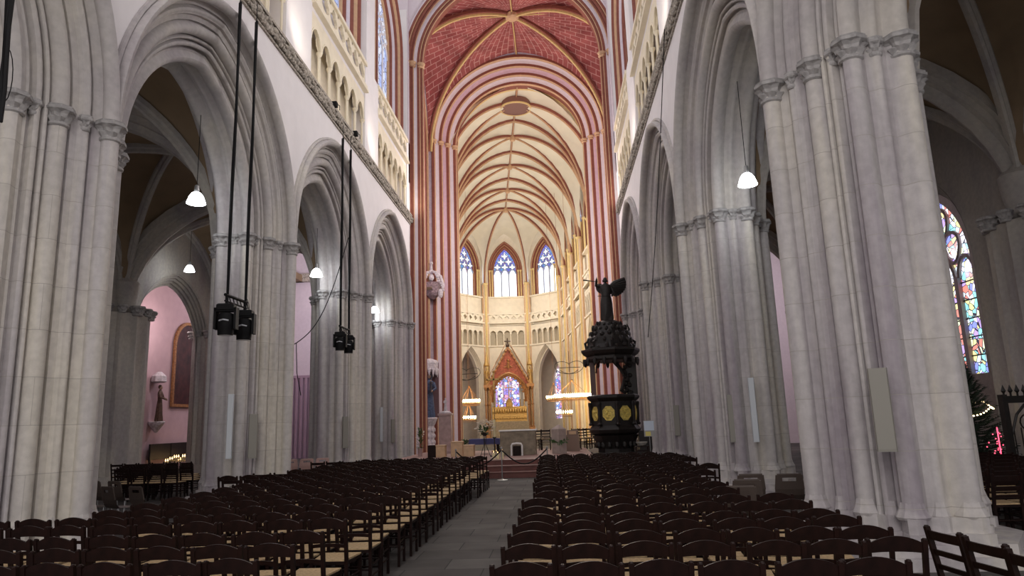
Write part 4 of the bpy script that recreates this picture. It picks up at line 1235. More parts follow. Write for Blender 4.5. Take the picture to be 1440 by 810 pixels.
# ================================================================== HANGING SPOTLIGHT PAIRS
def truss(x, y, z, length, ang, labs, top, hs=1.1):
    bar = thing('lighting_bar', labs[0], 'lighting bar', (x, y, z), ang, 'hanging lighting bars')
    m = MB(); m.tube([(-length / 2, 0, 0), (length / 2, 0, 0)], .03, 10); m.tube([(-length / 2, 0, -.12), (length / 2, 0, -.12)], .018, 8)
    for k in range(7):
        xx = -length / 2 + length * k / 6; m.tube([(xx, 0, 0), (xx + length / 12, 0, -.12)], .012, 6)
    m.build('bar', 'black', bar)
    for sx, dz in ((-1, top[0]), (1, top[1])):
        m = MB(); r2 = random.Random(int(sx * 5 + 9))
        for q in range(3):
            P = []
            for k in range(15):
                t = k / 14; sag = .02 + .02 * sin(t * 9 + q)
                P.append((sx * length * .42 + (q - 1) * sag + (.02 if q else 0), (q - 1) * .02, .02 + dz * t * .93))
            m.tube(P, .028, 6)
        m.tube([(sx * length * .42, 0, dz * .9), (sx * length * .42, 0, dz)], .010, 5)
        m.build('cable', 'black', bar)
    m = MB(); m.tube([(length * .45 + .22 * sin(t), .02, -.15 + .26 * cos(t)) for t in [PI * k / 10 for k in range(11)]], .006, 5); m.build('loose_cable', 'black', bar)
    ca, sa = cos(ang), sin(ang)
    for j, sx in enumerate((-1, 1)):
        px = sx * length * .42
        h = thing('stage_spotlight', labs[1 + j], 'spotlight', (x + ca * px, y + sa * px, z - .12), .15, 'moving-head spotlights'); h.scale = (hs, hs, hs)
        m = MB(); m.bbox(-.15, .15, -.11, .11, -.16, -.05, .02); m.tube([(0, 0, -.05), (0, 0, .1)], .03, 8); m.build('base', 'black', h)
        m = MB()
        for q in (-1, 1): m.prism([(q * .17 - .02, -.08), (q * .17 + .02, -.08), (q * .17 + .025, .08), (q * .17 - .025, .08)], -.5, -.12)
        m.box(-.19, .19, -.08, .08, -.19, -.13); m.build('yoke', 'black', h)
        m = MB(); m.lathe([(.06, -.20), (.12, -.22), (.145, -.3), (.145, -.47), (.135, -.5), (.13, -.60), (.10, -.605)], n=18); m.build('head', 'black', h, True)
        m = MB(); m.lathe([(.10, -.609), (.115, -.606), (.05, -.60)], n=18); m.build('lens', 'lens', h)
        m = MB(); m.tube([(-.08, -.12, -.36), (0, -.155, -.345), (.08, -.12, -.36)], .014, 6); m.build('handle', 'lens', h)
truss(-6.3, 13.28, 4.30, .95, PI / 2 + .0, ['black bar of the nearer pair of hanging spotlights', 'black stage spotlight nearer the camera, nearer hanging bar', 'black stage spotlight farther from the camera, nearer hanging bar'], (6.75, 6.8))
truss(-6.3, 20.45, 4.65, 1.0, PI / 2 + .0, ['black bar of the farther pair of hanging spotlights', 'small black stage spotlight nearer the camera, farther hanging bar', 'small black stage spotlight farther from the camera, farther hanging bar'], (6.35, 6.3), 1.0)
o = MB(); P = [(-6.3, 7.10 + .012 * sin(k), 5.3 + k * .4) for k in range(14)]
for q in (-1, 0, 1): o.tube([(p[0] + q * .025, p[1] + .02 * sin(i_ * 1.3 + q), p[2]) for i_, p in enumerate(P)], .026, 6)
o.tube([(-6.3, 7.13 + .12 * sin(t), 5.9 + .35 * cos(t)) for t in [PI * k / 8 for k in range(9)]], .006, 5)
tag(o.build('hanging_cable', 'black'), 'thick black cable bundle hanging at the very edge of view before the nearest pier', 'cable')
# thin wire slung across the pulpit-side arches, and one on the spotlight side
o = MB(); o.tube([(3.1, 16.0 + 7 * t, 11.2 - 6.9 * t - .5 * sin(PI * t)) for t in [k / 12 for k in range(13)]], .012, 5)
tag(o.build('slack_wire', 'black'), 'thin dark wire slanting down across the pulpit-side arches', 'wire')
o = MB()
P0, P1 = Vector((-6.35, 20.9, 7.6)), Vector((-7.0, 18.4, 4.0))
o.tube([tuple(P0.lerp(P1, t) + Vector((0, 0, -.7 * sin(PI * t)))) for t in [k / 14 for k in range(15)]], .014, 5)
o.tube([(-7.0, 18.4, 4.0), (-7.3, 17.6, 3.6)], .014, 5); o.tube([(-7.0, 18.4, 4.0), (-7.0, 18.5, 3.2), (-6.95, 18.7, 2.6)], .012, 5)
tag(o.build('slack_wire', 'black'), 'thin dark wire sagging from the farther spotlights to the pier', 'wire')
# small boxes on the string course where the cables are led over
for y in (12.9, 19.45, 21.66):
    o = MB(Matrix.Translation((XL + .09, y, 11.36))); o.bbox(-.09, .12, -.08, .08, 0, .16, .01); o.tube([(.1, 0, .1), (.2, 0, .02), (.2, 0, -.12)], .012, 5)
    q = o.build('cable_pulley', 'black'); tag(q, 'small black pulley on the leaf cornice above the %s' % {12.9: 'nearer spotlights', 19.45: 'farther spotlights, camera side', 21.66: 'farther spotlights, altar side'}[y], 'pulley')

# ================================================================== FIGURES
def figure(mb, h, robe=0, skin=1, arms=((.16, .05, .62), (-.12, .12, .60)), lean=0.0, hood=0, wide=1.0, seed=1, hair=None, base=1.0):
    """robed standing figure, h tall, feet at origin, faces -y; arms = hand positions as fractions of height"""
    n = 20; R = []
    prof = [(.0, .125, .10), (.05, .13, .10), (.2, .112, .085), (.38, .10, .078), (.50, .088, .066), (.58, .075, .056), (.66, .085, .060), (.74, .098, .062), (.79, .104, .056), (.825, .075, .045), (.845, .036, .034), (.865, .030, .032)]
    for z, rx, ry in prof:
        kb = base + (1 - base) * min(1, z / .42); rx *= kb; ry *= kb
        fold = .16 * (1 - z / .6) if z < .6 else .0
        R.append([((rx * wide * (1 + fold * sin(7 * a + seed)) * cos(a)) * h + lean * z * h, ry * wide * (1 + fold * cos(5 * a + seed)) * sin(a) * h, z * h) for a in [2 * PI * j / n for j in range(n)]])
    mb.rings(R, True, robe)
    hx = lean * .92 * h
    mb.ball((hx, -.006 * h, .925 * h), .048 * h, 12, 9, skin, sx=.85, sy=1.0, sz=1.38)          # head
    mb.ball((hx, -.056 * h, .918 * h), .009 * h, 6, 5, skin, sz=1.5)                             # nose
    for q in (-1, 1): mb.ball((hx + q * .042 * h, 0, .92 * h), .010 * h, 6, 4, skin, sz=1.4)
    hm = robe if hair is None else hair
    mb.ball((hx, .012 * h, .945 * h), .051 * h, 12, 8, hm, sx=.95, sz=1.2)
    if hood: mb.ball((hx, .016 * h, .90 * h), .058 * h, 12, 8, robe, sz=1.7)
    for q, (ax, ay, az) in zip((-1, 1), arms):
        sh = Vector((q * .092 * h * wide + lean * .78 * h, 0, .785 * h)); hd = Vector((q * ax * h + lean * .6 * h, -ay * h, az * h))
        el = (sh + hd) / 2 + Vector((q * .05 * h, .02 * h, -.05 * h))
        mb.tube([sh, sh.lerp(el, .5), el, el.lerp(hd, .5), hd], [.036 * h, .034 * h, .032 * h, .03 * h, .024 * h], 8, robe)
        d = (hd - el).normalized()
        mb.ball(tuple(hd + d * .02 * h), .019 * h, 8, 6, skin, sz=1.2)
        for f in range(4): mb.tube([hd + d * .03 * h + Vector((0, 0, (f - 1.5) * .009 * h)), hd + d * .058 * h + Vector((0, -.008 * h, (f - 1.5) * .010 * h))], [.006 * h, .004 * h], 5, skin)
        mb.tube([hd + d * .02 * h, hd + d * .035 * h + Vector((0, -.02 * h, .014 * h))], [.007 * h, .005 * h], 5, skin)

# ================================================================== PULPIT
PX, PY = 2.25, 28.1
M['medal'] = plain('medallion_gilt', (.78, .60, .16), .4, .35, vary=.35, vscale=16)
pul = thing('pulpit', 'carved black oak pulpit with gold medallions and tall domed canopy by the crossing', 'pulpit', (PX, PY, 0))
def octo(r, cx=0, cy=0, n=8, ph=0.06, sq=1): return [(cx + r * cos(ph + 2 * PI * k / n), cy + sq * r * sin(ph + 2 * PI * k / n)) for k in range(n)]
m = MB()
for r0, z in ((.95, 1.28), (1.0, 1.36), (.97, 1.42), (.90, 1.46), (.90, 2.42), (.98, 2.46), (1.03, 2.56), (1.0, 2.62)): pass
m.rings([[(p[0], p[1], z) for p in octo(r0)] for r0, z in ((.80, 1.05), (.98, 1.16), (1.03, 1.28), (.97, 1.36), (.90, 1.44), (.90, 2.36), (.97, 2.42), (1.04, 2.50), (1.04, 2.58), (.98, 2.62))])
for k in range(8):     # corner pilasters and figures between the panels
    p = octo(.93)[k]; m.lathe([(.07, 0), (.09, .05), (.06, .12), (.075, .4), (.06, .7), (.09, .82), (.09, .9)], p[0], p[1], 8, z0=1.44, lump=.12)
m.build('basket', 'oak', pul)
m = MB(); m.rings([[(p[0], p[1], z) for p in octo(r0)] for r0, z in ((.78, 0), (.80, .25), (.72, .32), (.70, .55), (.78, .80), (.92, 1.06))])
for k in range(16): m.ball((.74 * cos(k * .39), .74 * sin(k * .39), .7), .09, 6, 5, sz=1.6)
m.box(-.95, .95, -.75, .9, 0, .42)
m.build('pedestal', 'oak', pul)
for k in range(8):
    a = PI / 4 * k - PI / 2
    m = MB(Matrix.Rotation(a + PI / 2 + PI / 8 + .06, 4, 'Z'))
    y = -.90 * cos(PI / 8)
    P = [(.24 * cos(t), .28 * sin(t)) for t in [PI / 8 + 2 * PI * q / 8 for q in range(8)]]
    i0 = [m.vert(px, y - .012, 1.90 + pz) for px, pz in P]; i1 = [m.vert(px, y + .01, 1.90 + pz) for px, pz in P]
    m.face(i0)
    for q in range(8): m.face([i0[q], i0[(q + 1) % 8], i1[(q + 1) % 8], i1[q]])
    m.tube([(px * 1.03, y - .015, 1.9 + pz * 1.03) for px, pz in P + P[:1]], .014, 5)
    r2 = random.Random(k)
    for q in range(9): m.ball((r2.uniform(-.13, .13), y - .01, 1.9 + r2.uniform(-.18, .15)), r2.uniform(.025, .05), 6, 5, 0, sz=1.6)   # relief scene
    m.build('medallion', 'medal', pul)
m = MB()       # canopy: cornice, valance, stepped carved dome
m.rings([[(p[0], p[1], z) for p in octo(r0)] for r0, z in ((.55, 3.98), (.95, 3.95), (1.0, 4.02), (.98, 4.14), (1.10, 4.22), (1.18, 4.34), (1.18, 4.42), (1.0, 4.46), (.92, 4.62), (.90, 4.9), (.78, 5.02), (.70, 5.2), (.58, 5.34), (.50, 5.5), (.30, 5.60))])
for k in range(16):
    p = octo(1.06, n=16)[k]; m.lathe([(.02, -.3), (.06, -.22), (.08, -.08), (.06, 0)], p[0], p[1], 6, z0=4.06)
m.build('canopy', 'oak', pul)
m = MB(); r2 = random.Random(5)
for k in range(16):
    a = 2 * PI * k / 16
    for rr, zz, s_ in ((.93, 4.5, .11), (.84, 4.78, .12), (.76, 5.02, .12), (.64, 5.24, .12), (.5, 5.44, .09)):
        m.ball((rr * cos(a + zz), rr * sin(a + zz), zz + r2.uniform(-.03, .05)), s_ * .72 * r2.uniform(.8, 1.2), 7, 5, 0, sz=r2.uniform(1, 1.8))
for k in range(8):
    a = 2 * PI * k / 8
    m.tube([(.95 * cos(a), .95 * sin(a), 4.44), (1.0 * cos(a), 1.0 * sin(a), 4.7), (.85 * cos(a), .85 * sin(a), 4.82), (.78 * cos(a), .78 * sin(a), 4.72)], [.05, .06, .05, .03], 6)
m.tube([(.68, -.2, 4.9), (.78, -.2, 5.2), (.70, -.2, 5.42)], [.05, .04, .02], 6)
m.build('carving', 'oak', pul)
m = MB(); r2 = random.Random(9)     # back panel with scrolled wings that joins basket and canopy
m.box(.55, .98, -.05, .35, 2.5, 4.1)
for k in range(26):
    m.ball((.52 + r2.uniform(-.12, .1) + (.1 if k % 7 < 3 else 0), r2.uniform(-.12, .1), 2.6 + k * .055), r2.uniform(.06, .12), 7, 5)
m.tube([(.52, -.05, 2.65), (.34, -.05, 2.8), (.42, -.05, 3.0), (.52, -.05, 3.3), (.38, -.05, 3.6), (.2, -.05, 3.85), (.05, -.05, 3.97)], [.06, .09, .07, .09, .07, .09, .05], 8)
m.build('back_panel', 'oak', pul)
m = MB(); m.box(-.86, -.66, -.06, .10, 2.55, 4.05); m.tube([(-.62, -.02, 3.5), (-.58, -.02, 3.8), (-.45, -.02, 3.97)], .04, 6); m.build('post', plain('red_brown_oak', (.08, .022, .016), .4), pul)
m = MB()       # stair rising from behind
for k in range(6): m.box(.9 + 0, 1.0 + .5, -.2 + k * .0 + .28 * k, .12 + .28 * k, 0, 1.2 - k * .19)
m.build('stair', 'oak', pul)
# trumpeting angel on the canopy
ang = thing('angel_statue', 'black winged angel statue with raised hand on top of the pulpit canopy', 'statue', (PX - .05, PY, 5.62))
m = MB(); figure(m, 1.78, 0, 0, arms=((.20, .10, .93), (.14, .10, .56)), seed=3, hair=0, wide=1.4, base=.75)
m.tube([(-.05, -.05, .02), (-.1, -.2, .02)], .05, 6); m.tube([(.09, -.02, .0), (.1, -.16, .02)], .05, 6)
for k in range(10): m.ball((.085 * cos(k * .63), .03 + .085 * sin(k * .63), 1.62 + .03 * (k % 2)), .035, 6, 5)
m.build('body', 'oak', ang, True)
for sg, sc in ((1, 1.0), (-1, .35)):
    m = MB()
    for k in range(9):
        t = k / 8; a = .62 - 1.35 * t
        L_ = (1.0 - .42 * t) * sc
        b_ = Vector((sg * .09, .10, 1.32 - .1 * t)); e = b_ + Vector((sg * L_ * cos(a) * .9, .12, L_ * sin(a) * .62 + .06))
        m.tube([b_, b_.lerp(e, .4) + Vector((0, .02, .06)), e], [.06, .12, .07], 7)
    m.build('wing', 'oak', ang, True)
m = MB(); m.tube([(-.30, -.14, 1.58), (-.9, -.25, 1.66)], [.012, .03], 6); m.build('trumpet', 'oak', ang)
m = MB(); m.tube([(-.35, -.2, .98), (.5, -.1, 1.0)], .014, 6); m.build('rod', 'oak', ang)

# ================================================================== PODIUM AND WHAT STANDS ON IT
PD = .5
m = MB()
for k in range(3): m.box(-5.9, 1.15 if k else 1.25, 22.05 + .42 * k, 31.0, PD / 3 * k, PD / 3 * (k + 1) - .001)
podium = m.build('altar_podium', 'carpet'); tag(podium, 'stepped red-brown podium across the end of the nave', 'podium')
for k in range(3):
    m = MB(); m.box(-5.92, 1.18, 22.02 + .42 * k, 22.05 + .42 * k + .41, PD / 3 * (k + 1) - .001, PD / 3 * (k + 1) + .018 if k < 2 else PD / 3 * (k + 1) + .004); m.build('step_edge', 'carpettop' if k == 1 else 'carpet', podium)
m = MB(); m.box(-5.9, 1.15, 23.3, 31, PD - .001, PD + .006); m.build('top_covering', 'carpettop', podium)

al = thing('altar', 'rough brown stone altar block with thin white cloth on podium', 'altar', (-1.48, 26.3, PD + .005))
m = MB(); m.bbox(-.66, .66, -.35, .35, 0, .86, .02); m.build('base', 'altar', al)
m = MB(); m.bbox(-.70, .70, -.38, .38, .86, .905, .01); m.build('altar_cloth', 'white', al)
st = thing('presider_stool', 'dark stool with polished white metal arch in front of altar', 'stool', (-1.5, 25.45, PD + .005))
m = MB(); m.tube([(-.19, -.05, 0), (-.19, -.05, .36), (-.15, -.05, .42), (0, -.05, .435), (.15, -.05, .42), (.19, -.05, .36), (.19, -.05, 0)], .035, 10); m.build('frame', 'white', st, True)
m = MB(); m.bbox(-.14, .14, -.02, .22, 0, .34, .02); m.build('seat', 'wood', st)

def candle(x, y, z, r, h, lab, lit=True, grp='candles on the podium edge'):
    c = MB(Matrix.Translation((0, 0, 0))); c.lathe([(r, 0), (r, h - .01), (r * .9, h), (r * .5, h - .01), (.01, h - .008)], n=14)
    root = c.build('candle', 'wax', None, True); root.location = (x, y, z); tag(root, lab, 'candle', grp)
    c = MB(); c.tube([(0, 0, h - .01), (0, 0, h + .02)], .004, 5); c.build('wick', 'black', root)
    if lit: c = MB(); c.lathe([(.003, h + .01), (.010, h + .03), (.006, h + .055), (.001, h + .075)], n=8); c.build('flame', 'flame', root)
for k, (x, h) in enumerate([(-2.16, .20), (-2.03, .18), (-1.88, .24)]):
    candle(x, 23.55, PD + .005, .05, h, '%s of three short cream candles on the podium edge' % ['outermost', 'middle', 'innermost'][k])
cs = thing('candle_stand', 'dark iron stand carrying the tall paschal candle left of altar'.replace(' left of', ' beside the'), 'candle stand', (-2.3, 25.5, PD + .005))
m = MB(); m.lathe([(.16, 0), (.15, .03), (.03, .06), (.02, .3), (.035, .35), (.02, .4), (.02, .62), (.07, .65), (.07, .68)], n=14); m.build('stand', 'iron', cs, True)
candle(-2.3, 25.5, PD + .685, .05, .62, 'tall cream paschal candle standing beside the altar flowers', False, None)
# flower bouquet on a tall stand
fb = thing('flower_stand', 'dark tripod stand holding pale flowers beside the altar', 'flower stand', (-2.60, 25.0, PD + .005))
m = MB()
for k in range(3):
    a = k * 2.1 + .5; m.tube([(.22 * cos(a), .22 * sin(a), 0), (.03 * cos(a), .03 * sin(a), .45), (.06 * cos(a), .06 * sin(a), .78)], .012, 6)
m.lathe([(.05, .74), (.12, .80), (.14, .86)], n=12); m.build('stand', 'iron', fb)
bq = thing('flower_bouquet', 'round bouquet of white and cream flowers on the dark tripod stand', 'flowers', (-2.60, 25.0, PD + .80))
r2 = random.Random(12); m = MB(); lf = MB()
for k in range(58):
    a = r2.uniform(0, 2 * PI); e = r2.uniform(-.25, 1.4); R0 = r2.uniform(.22, .34)
    c_ = (R0 * cos(a) * cos(e) * 1.1, R0 * sin(a) * cos(e), .18 + R0 * sin(e))
    for p_ in range(5):
        b_ = 2 * PI * p_ / 5; m.ball((c_[0] + .028 * cos(b_), c_[1] + .028 * sin(b_), c_[2] + .01 * (p_ % 2)), .026, 5, 4, 0, sz=.7)
for k in range(50):
    a = r2.uniform(0, 2 * PI); e = r2.uniform(-.7, 1.2); R0 = r2.uniform(.28, .5)
    b_ = Vector((.05 * cos(a), .05 * sin(a), .05)); t_ = Vector((R0 * cos(a) * cos(e), R0 * sin(a) * cos(e), .12 + R0 * sin(e) * .8)); s_ = Vector((-sin(a), cos(a), 0)) * .03
    mid = b_.lerp(t_, .6); i_ = [lf.vert(*p) for p in (b_, mid + s_, t_, mid - s_)]; lf.face(i_)
m.build('petals', 'petal', bq)['kind'] = 'stuff'; lf.build('leaves', 'green', bq)

# rope barrier
bp = thing('barrier_post', 'slim pale metal post in front of the podium steps', 'barrier post', (-1.72, 21.3, 0))
m = MB(); m.lathe([(.16, 0), (.16, .015), (.05, .03), (.02, .05)], n=20); m.build('base', 'steel', bp, True)
m = MB(); m.lathe([(.018, .04), (.018, .90), (.035, .92), (.03, .96), (.01, .98)], n=12); m.build('pole', 'steel', bp, True)
for (x1, lab) in ((-3.1, 'dark rope sagging from the post towards the wooden boxes'), (-.35, 'dark rope sagging from the post towards the pulpit-side chairs')):
    x0 = -1.72; m = MB(); m.tube([(x0 + (x1 - x0) * t, 21.3, .88 - .42 * sin(PI * t)) for t in [k / 16 for k in range(17)]], .02, 7)
    tag(m.build('barrier_rope', 'black', None, True), lab, 'rope', 'barrier ropes')
    q = thing('barrier_post', 'second slim metal post hidden among the %s chairs' % ('spotlight-side' if x1 < -2 else 'pulpit-side'), 'barrier post', (x1, 21.3, 0))
    m = MB(); m.lathe([(.16, 0), (.16, .015), (.05, .03), (.02, .05)], n=20); m.build('base', 'steel', q, True)
    m = MB(); m.lathe([(.018, .04), (.018, .90), (.035, .92), (.01, .96)], n=12); m.build('pole', 'steel', q, True)

# pale wooden boxes (seats) near the pink pedestal
for k, (x, y, w_, h_, lab) in enumerate([(-4.36, 26.2, .34, .44, 'low pale wooden seat box farthest from the altar'), (-3.78, 26.4, .44, .55, 'taller pale wooden seat box in the middle of three'), (-3.30, 26.1, .38, .42, 'low pale wooden seat box nearest the flower stand')]):
    t = thing('wooden_box', lab, 'seat', (x, y, PD + .005), 0, 'pale wooden seats on the podium')
    m = MB(); m.bbox(-w_ / 2, w_ / 2, -.2, .2, 0, h_ - .04, .008); m.build('body', 'lightwood', t)
    m = MB(); m.bbox(-w_ / 2 - .01, w_ / 2 + .01, -.21, .21, h_ - .04, h_, .006); m.build('lid', 'lightwood', t)
    if k == 0: m = MB(); m.box(-w_ / 2 - .3, -w_ / 2 - .01, -.2, .2, 0, h_); m.build('side_panel', 'wood', t)
# credence table with blue cloth, plants
t = thing('side_table', 'small dark table under a blue cloth behind the flowers', 'table', (-2.9, 28, PD + .005))
m = MB()
for sx in (-1, 1):
    for sy in (-1, 1): m.bar((sx * .5, sy * .25, 0), (sx * .5, sy * .25, .55), .05, .05)
m.build('legs', 'wood', t)
m = MB(); m.rings([[(x * s_, y * s_, z) for x, y in ((-.6, -.32), (-.3, -.34), (0, -.31), (.3, -.34), (.6, -.32), (.6, .32), (-.6, .32))] for s_, z in ((1.03, .36), (1.0, .56), (.98, .58))]); m.build('blue_cloth', plain('blue_cloth', (.07, .075, .20), .8), t)
def shrub(x, y, z, r, h, name, lab, cat, mats='green', n=120, seed=1, fl=None):
    root = thing(name, lab, cat, (x, y, z)); r2 = random.Random(seed)
    p = MB(); p.lathe([(r * .35, 0), (r * .42, h * .25), (r * .45, h * .28), (r * .4, h * .27)], n=12); p.build('pot', 'marble', root, True)
    lf = MB()
    for k in range(n):
        a = r2.uniform(0, 2 * PI); zz = h * (.25 + .75 * r2.random()); rr = r * (1.1 - .5 * (zz / h)) * r2.uniform(.4, 1)
        b_ = Vector((rr * .3 * cos(a), rr * .3 * sin(a), zz * .85)); e = Vector((rr * cos(a), rr * sin(a), zz)); s_ = Vector((-sin(a), cos(a), r2.uniform(-.5, .5))) * r * .09
        mid = b_.lerp(e, .55); i_ = [lf.vert(*q) for q in (b_, mid + s_, e, mid - s_)]; lf.face(i_)
    lf.build('leaves', mats, root)
    if fl:
        f = MB()
        for k in range(14):
            a = r2.uniform(0, 2 * PI); zz = h * r2.uniform(.6, 1.02); f.ball((r * .7 * cos(a), r * .7 * sin(a), zz), r * .12, 6, 5)
        f.build('blossoms', fl, root)
    return root
shrub(-3.75, 28.4, PD, .32, .6, 'potted_shrub', 'dark leafy pot plant behind the pale wooden seats', 'plant', seed=2)
shrub(-2.3, 28.8, PD, .3, .55, 'potted_shrub', 'dark leafy pot plant behind the tall candle', 'plant', seed=4)
shrub(-5.35, 27.2, PD, .22, 1.15, 'flower_arrangement', 'upright white flowers and greenery before the statue niche', 'flowers', seed=6, fl='petal')
# pink marble pedestal with small white statue
pd = thing('stone_pedestal', 'square pink marble pedestal beside the striped crossing pier', 'pedestal', (-4.72, 29.6, PD + .005))
m = MB(); m.bbox(-.30, .30, -.26, .26, 0, .12, .01); m.bbox(-.26, .26, -.23, .23, .12, 1.55, .01); m.bbox(-.30, .30, -.27, .27, 1.55, 1.64, .015); m.build('shaft', 'marble', pd)
m = MB(Matrix.Translation((0, 0, 0))); m.lathe([(.24, 0), (.24, .05), (.1, .10)], n=14)
m.T = Matrix.Translation((0, 0, .10)); figure(m, .55, 0, 0, arms=((.06, .12, .6), (.06, .12, .62)), hood=1)
o = m.build('figurine', 'whitestone', None, True); o.location = (-4.72, 29.6, PD + 1.645); tag(o, 'small white stone figurine on the pink marble pedestal', 'statue')

# ambo of grey-pink stone with greenery
am = thing('ambo', 'angular grey stone ambo with a green garland on its front', 'ambo', (0.02, 26.2, PD + .005))
m = MB(); m.prism([(-.27, -.1), (0, -.28), (.27, -.1), (.27, .25), (-.27, .25)], 0, .88)
i_ = [m.vert(*p) for p in ((-.27, -.1, .88), (0, -.28, .88), (.27, -.1, .88), (.27, .25, .88), (-.27, .25, .88), (0, .0, 1.05))]
for a, b in ((0, 1), (1, 2), (2, 3), (3, 4), (4, 0)): m.face([i_[a], i_[b], i_[5]])
m.build('body', plain('ambo_stone', (.40, .32, .29), .7, vary=.15), am)
lf = MB(); r2 = random.Random(3)
for k in range(60):
    t_ = r2.uniform(-1, 1); b_ = Vector((t_ * .3, -.31 + abs(t_) * .15, .50 - .1 * (1 - t_ * t_))); e = b_ + Vector((r2.uniform(-.12, .12), -.03, r2.uniform(-.12, .1))); s_ = Vector((.02, 0, .02))
    i_ = [lf.vert(*q) for q in (b_, b_.lerp(e, .5) + s_, e, b_.lerp(e, .5) - s_)]; lf.face(i_)
lf.build('garland', 'green', am)
lc = thing('lectern', 'plain grey-brown box lectern behind the ambo', 'lectern', (.56, 28.0, PD + .005))
m = MB(); m.bbox(-.26, .26, -.2, .2, 0, .62, .01); m.bbox(-.22, .22, -.2, .2, .62, .80, .01); m.build('body', plain('lectern_wood', (.25, .17, .13), .6), lc)
m = MB(); m.box(-.14, .14, -.21, -.19, .64, .76); m.build('panel', 'lightwood', lc)
for j, (x, y, lab) in enumerate([(-.95, 29.6, 'dark choir stall chair just beyond the altar edge'), (-.52, 29.7, 'dark chair between altar and ambo'), (1.05, 29.3, 'dark choir chair between lectern and pulpit, nearest lectern'), (1.5, 29.4, 'dark choir chair between lectern and pulpit, nearest pulpit'), (.75, 30.2, 'dark choir chair in back file behind the lectern'), (1.3, 30.3, 'dark choir chair in back file behind the pulpit post')]):
    o = bpy.data.objects.new('church_chair', meF); COL.objects.link(o); o.location = (x, y, PD + .006); o.rotation_euler = (0, 0, PI + .2 * (j % 3 - 1)); tag(o, lab, 'chair', 'dark chairs on the podium')
# altar candlestick cross at far left of altar (processional cross)
pcx = thing('processional_cross', 'thin gilt processional cross on a pole beyond the flower stand', 'cross', (-2.62, 29.4, PD + .005))
m = MB(); m.lathe([(.18, 0), (.16, .04), (.03, .08), (.018, .12), (.018, 2.6)], n=10); m.build('pole', 'gilt', pcx, True)
m = MB(); m.box(-.035, .035, -.02, .02, 2.55, 3.3); m.box(-.27, .27, -.02, .02, 2.95, 3.02)
for x, z in ((-.27, 2.985), (.27, 2.985), (0, 3.3)): m.ball((x, 0, z), .05, 8, 6)
m.build('cross', 'gilt', pcx)

# ================================================================== STATUES AROUND THE CROSSING
nic = thing('statue_niche', 'white carved stone niche and tall tracery pedestal beside striped pier', 'niche', (-7.42, 40.55, 0))
m = MB(); m.lathe([(.42, 0), (.45, .15), (.32, .3), (.30, .5), (.34, .55), (.28, .62), (.28, 1.6), (.36, 1.75), (.44, 1.95), (.48, 2.05), (.46, 2.1)], n=8)
for k in range(8):
    for zz in (.7, 1.05, 1.4): m.ball((.29 * cos(k * PI / 4), .29 * sin(k * PI / 4), zz), .07, 6, 5, 0, sz=2)
m.build('pedestal', 'whitestone', nic)
m = MB(); m.box(-.52, .52, .28, .44, 2.1, 5.3); m.box(-.52, -.42, -.2, .3, 2.1, 4.9); m.build('back_panel', plain('niche_back', (.16, .09, .10), .8), nic)
m = MB(); r2 = random.Random(8); m.rings([[(p[0], p[1], z) for p in octo(r0)] for r0, z in ((.30, 4.75), (.52, 4.85), (.55, 5.25), (.5, 5.4), (.2, 5.5))])
for k in range(14): m.lathe([(.01, -.55 + .1 * (k % 2)), (.06, -.35), (.09, -.1), (.06, 0)], .5 * cos(k * .45), .5 * sin(k * .45), 6, z0=4.95)
m.build('canopy', 'whitestone', nic)
vs2 = thing('virgin_statue', 'dark painted statue of a robed woman holding a child in the niche', 'statue', (-7.40, 40.4, 2.1))
m = MB(); figure(m, 2.55, 0, 1, arms=((.05, .13, .62), (.10, .12, .60)), hood=1, seed=5, lean=.02)
m.T = Matrix.Translation((.18, -.33, 1.45)); figure(m, .72, 2, 1, arms=((.10, .10, .7), (.12, .1, .7)))
m.build('body', ['blue', 'skin', 'statdark'], vs2, True)
br = thing('carved_wall_tabernacle', 'ornate white stone console with arched crest high on the lilac pier', 'carving', (-7.2, 40.8, 9.1))
m = MB(); r2 = random.Random(4)
m.rings([[(p[0], p[1], z) for p in octo(r0, n=8)] for r0, z in ((.12, 0), (.38, .2), (.48, .38), (.52, .9), (.56, .98), (.5, 1.02))])
m.build('console', plain('console_stone', (.28, .20, .22), .8, vary=.4, vscale=10), br)
m = MB()
for q in (-1, 1):
    m.tube([(q * .60, -.2, .25), (q * .72, -.2, .8), (q * .55, -.2, 1.35), (q * .2, -.2, 1.62), (0, -.2, 1.75)], [.06, .09, .10, .08, .06], 7)
    for k in range(9): m.ball((q * (.72 - .06 * k), -.25, .5 + .14 * k), .09 * r2.uniform(.7, 1.2), 6, 5)
m.tube([(0, -.2, 1.7), (0, -.2, 2.1)], [.09, .04], 8); m.ball((0, -.2, 2.2), .10, 8, 6); m.ball((0, -.25, 1.3), .16, 8, 6, 0, sz=1.3); m.ball((.55, -.3, .3), .15, 8, 6, 0, sz=2)
m.build('crest', 'whitestone', br)

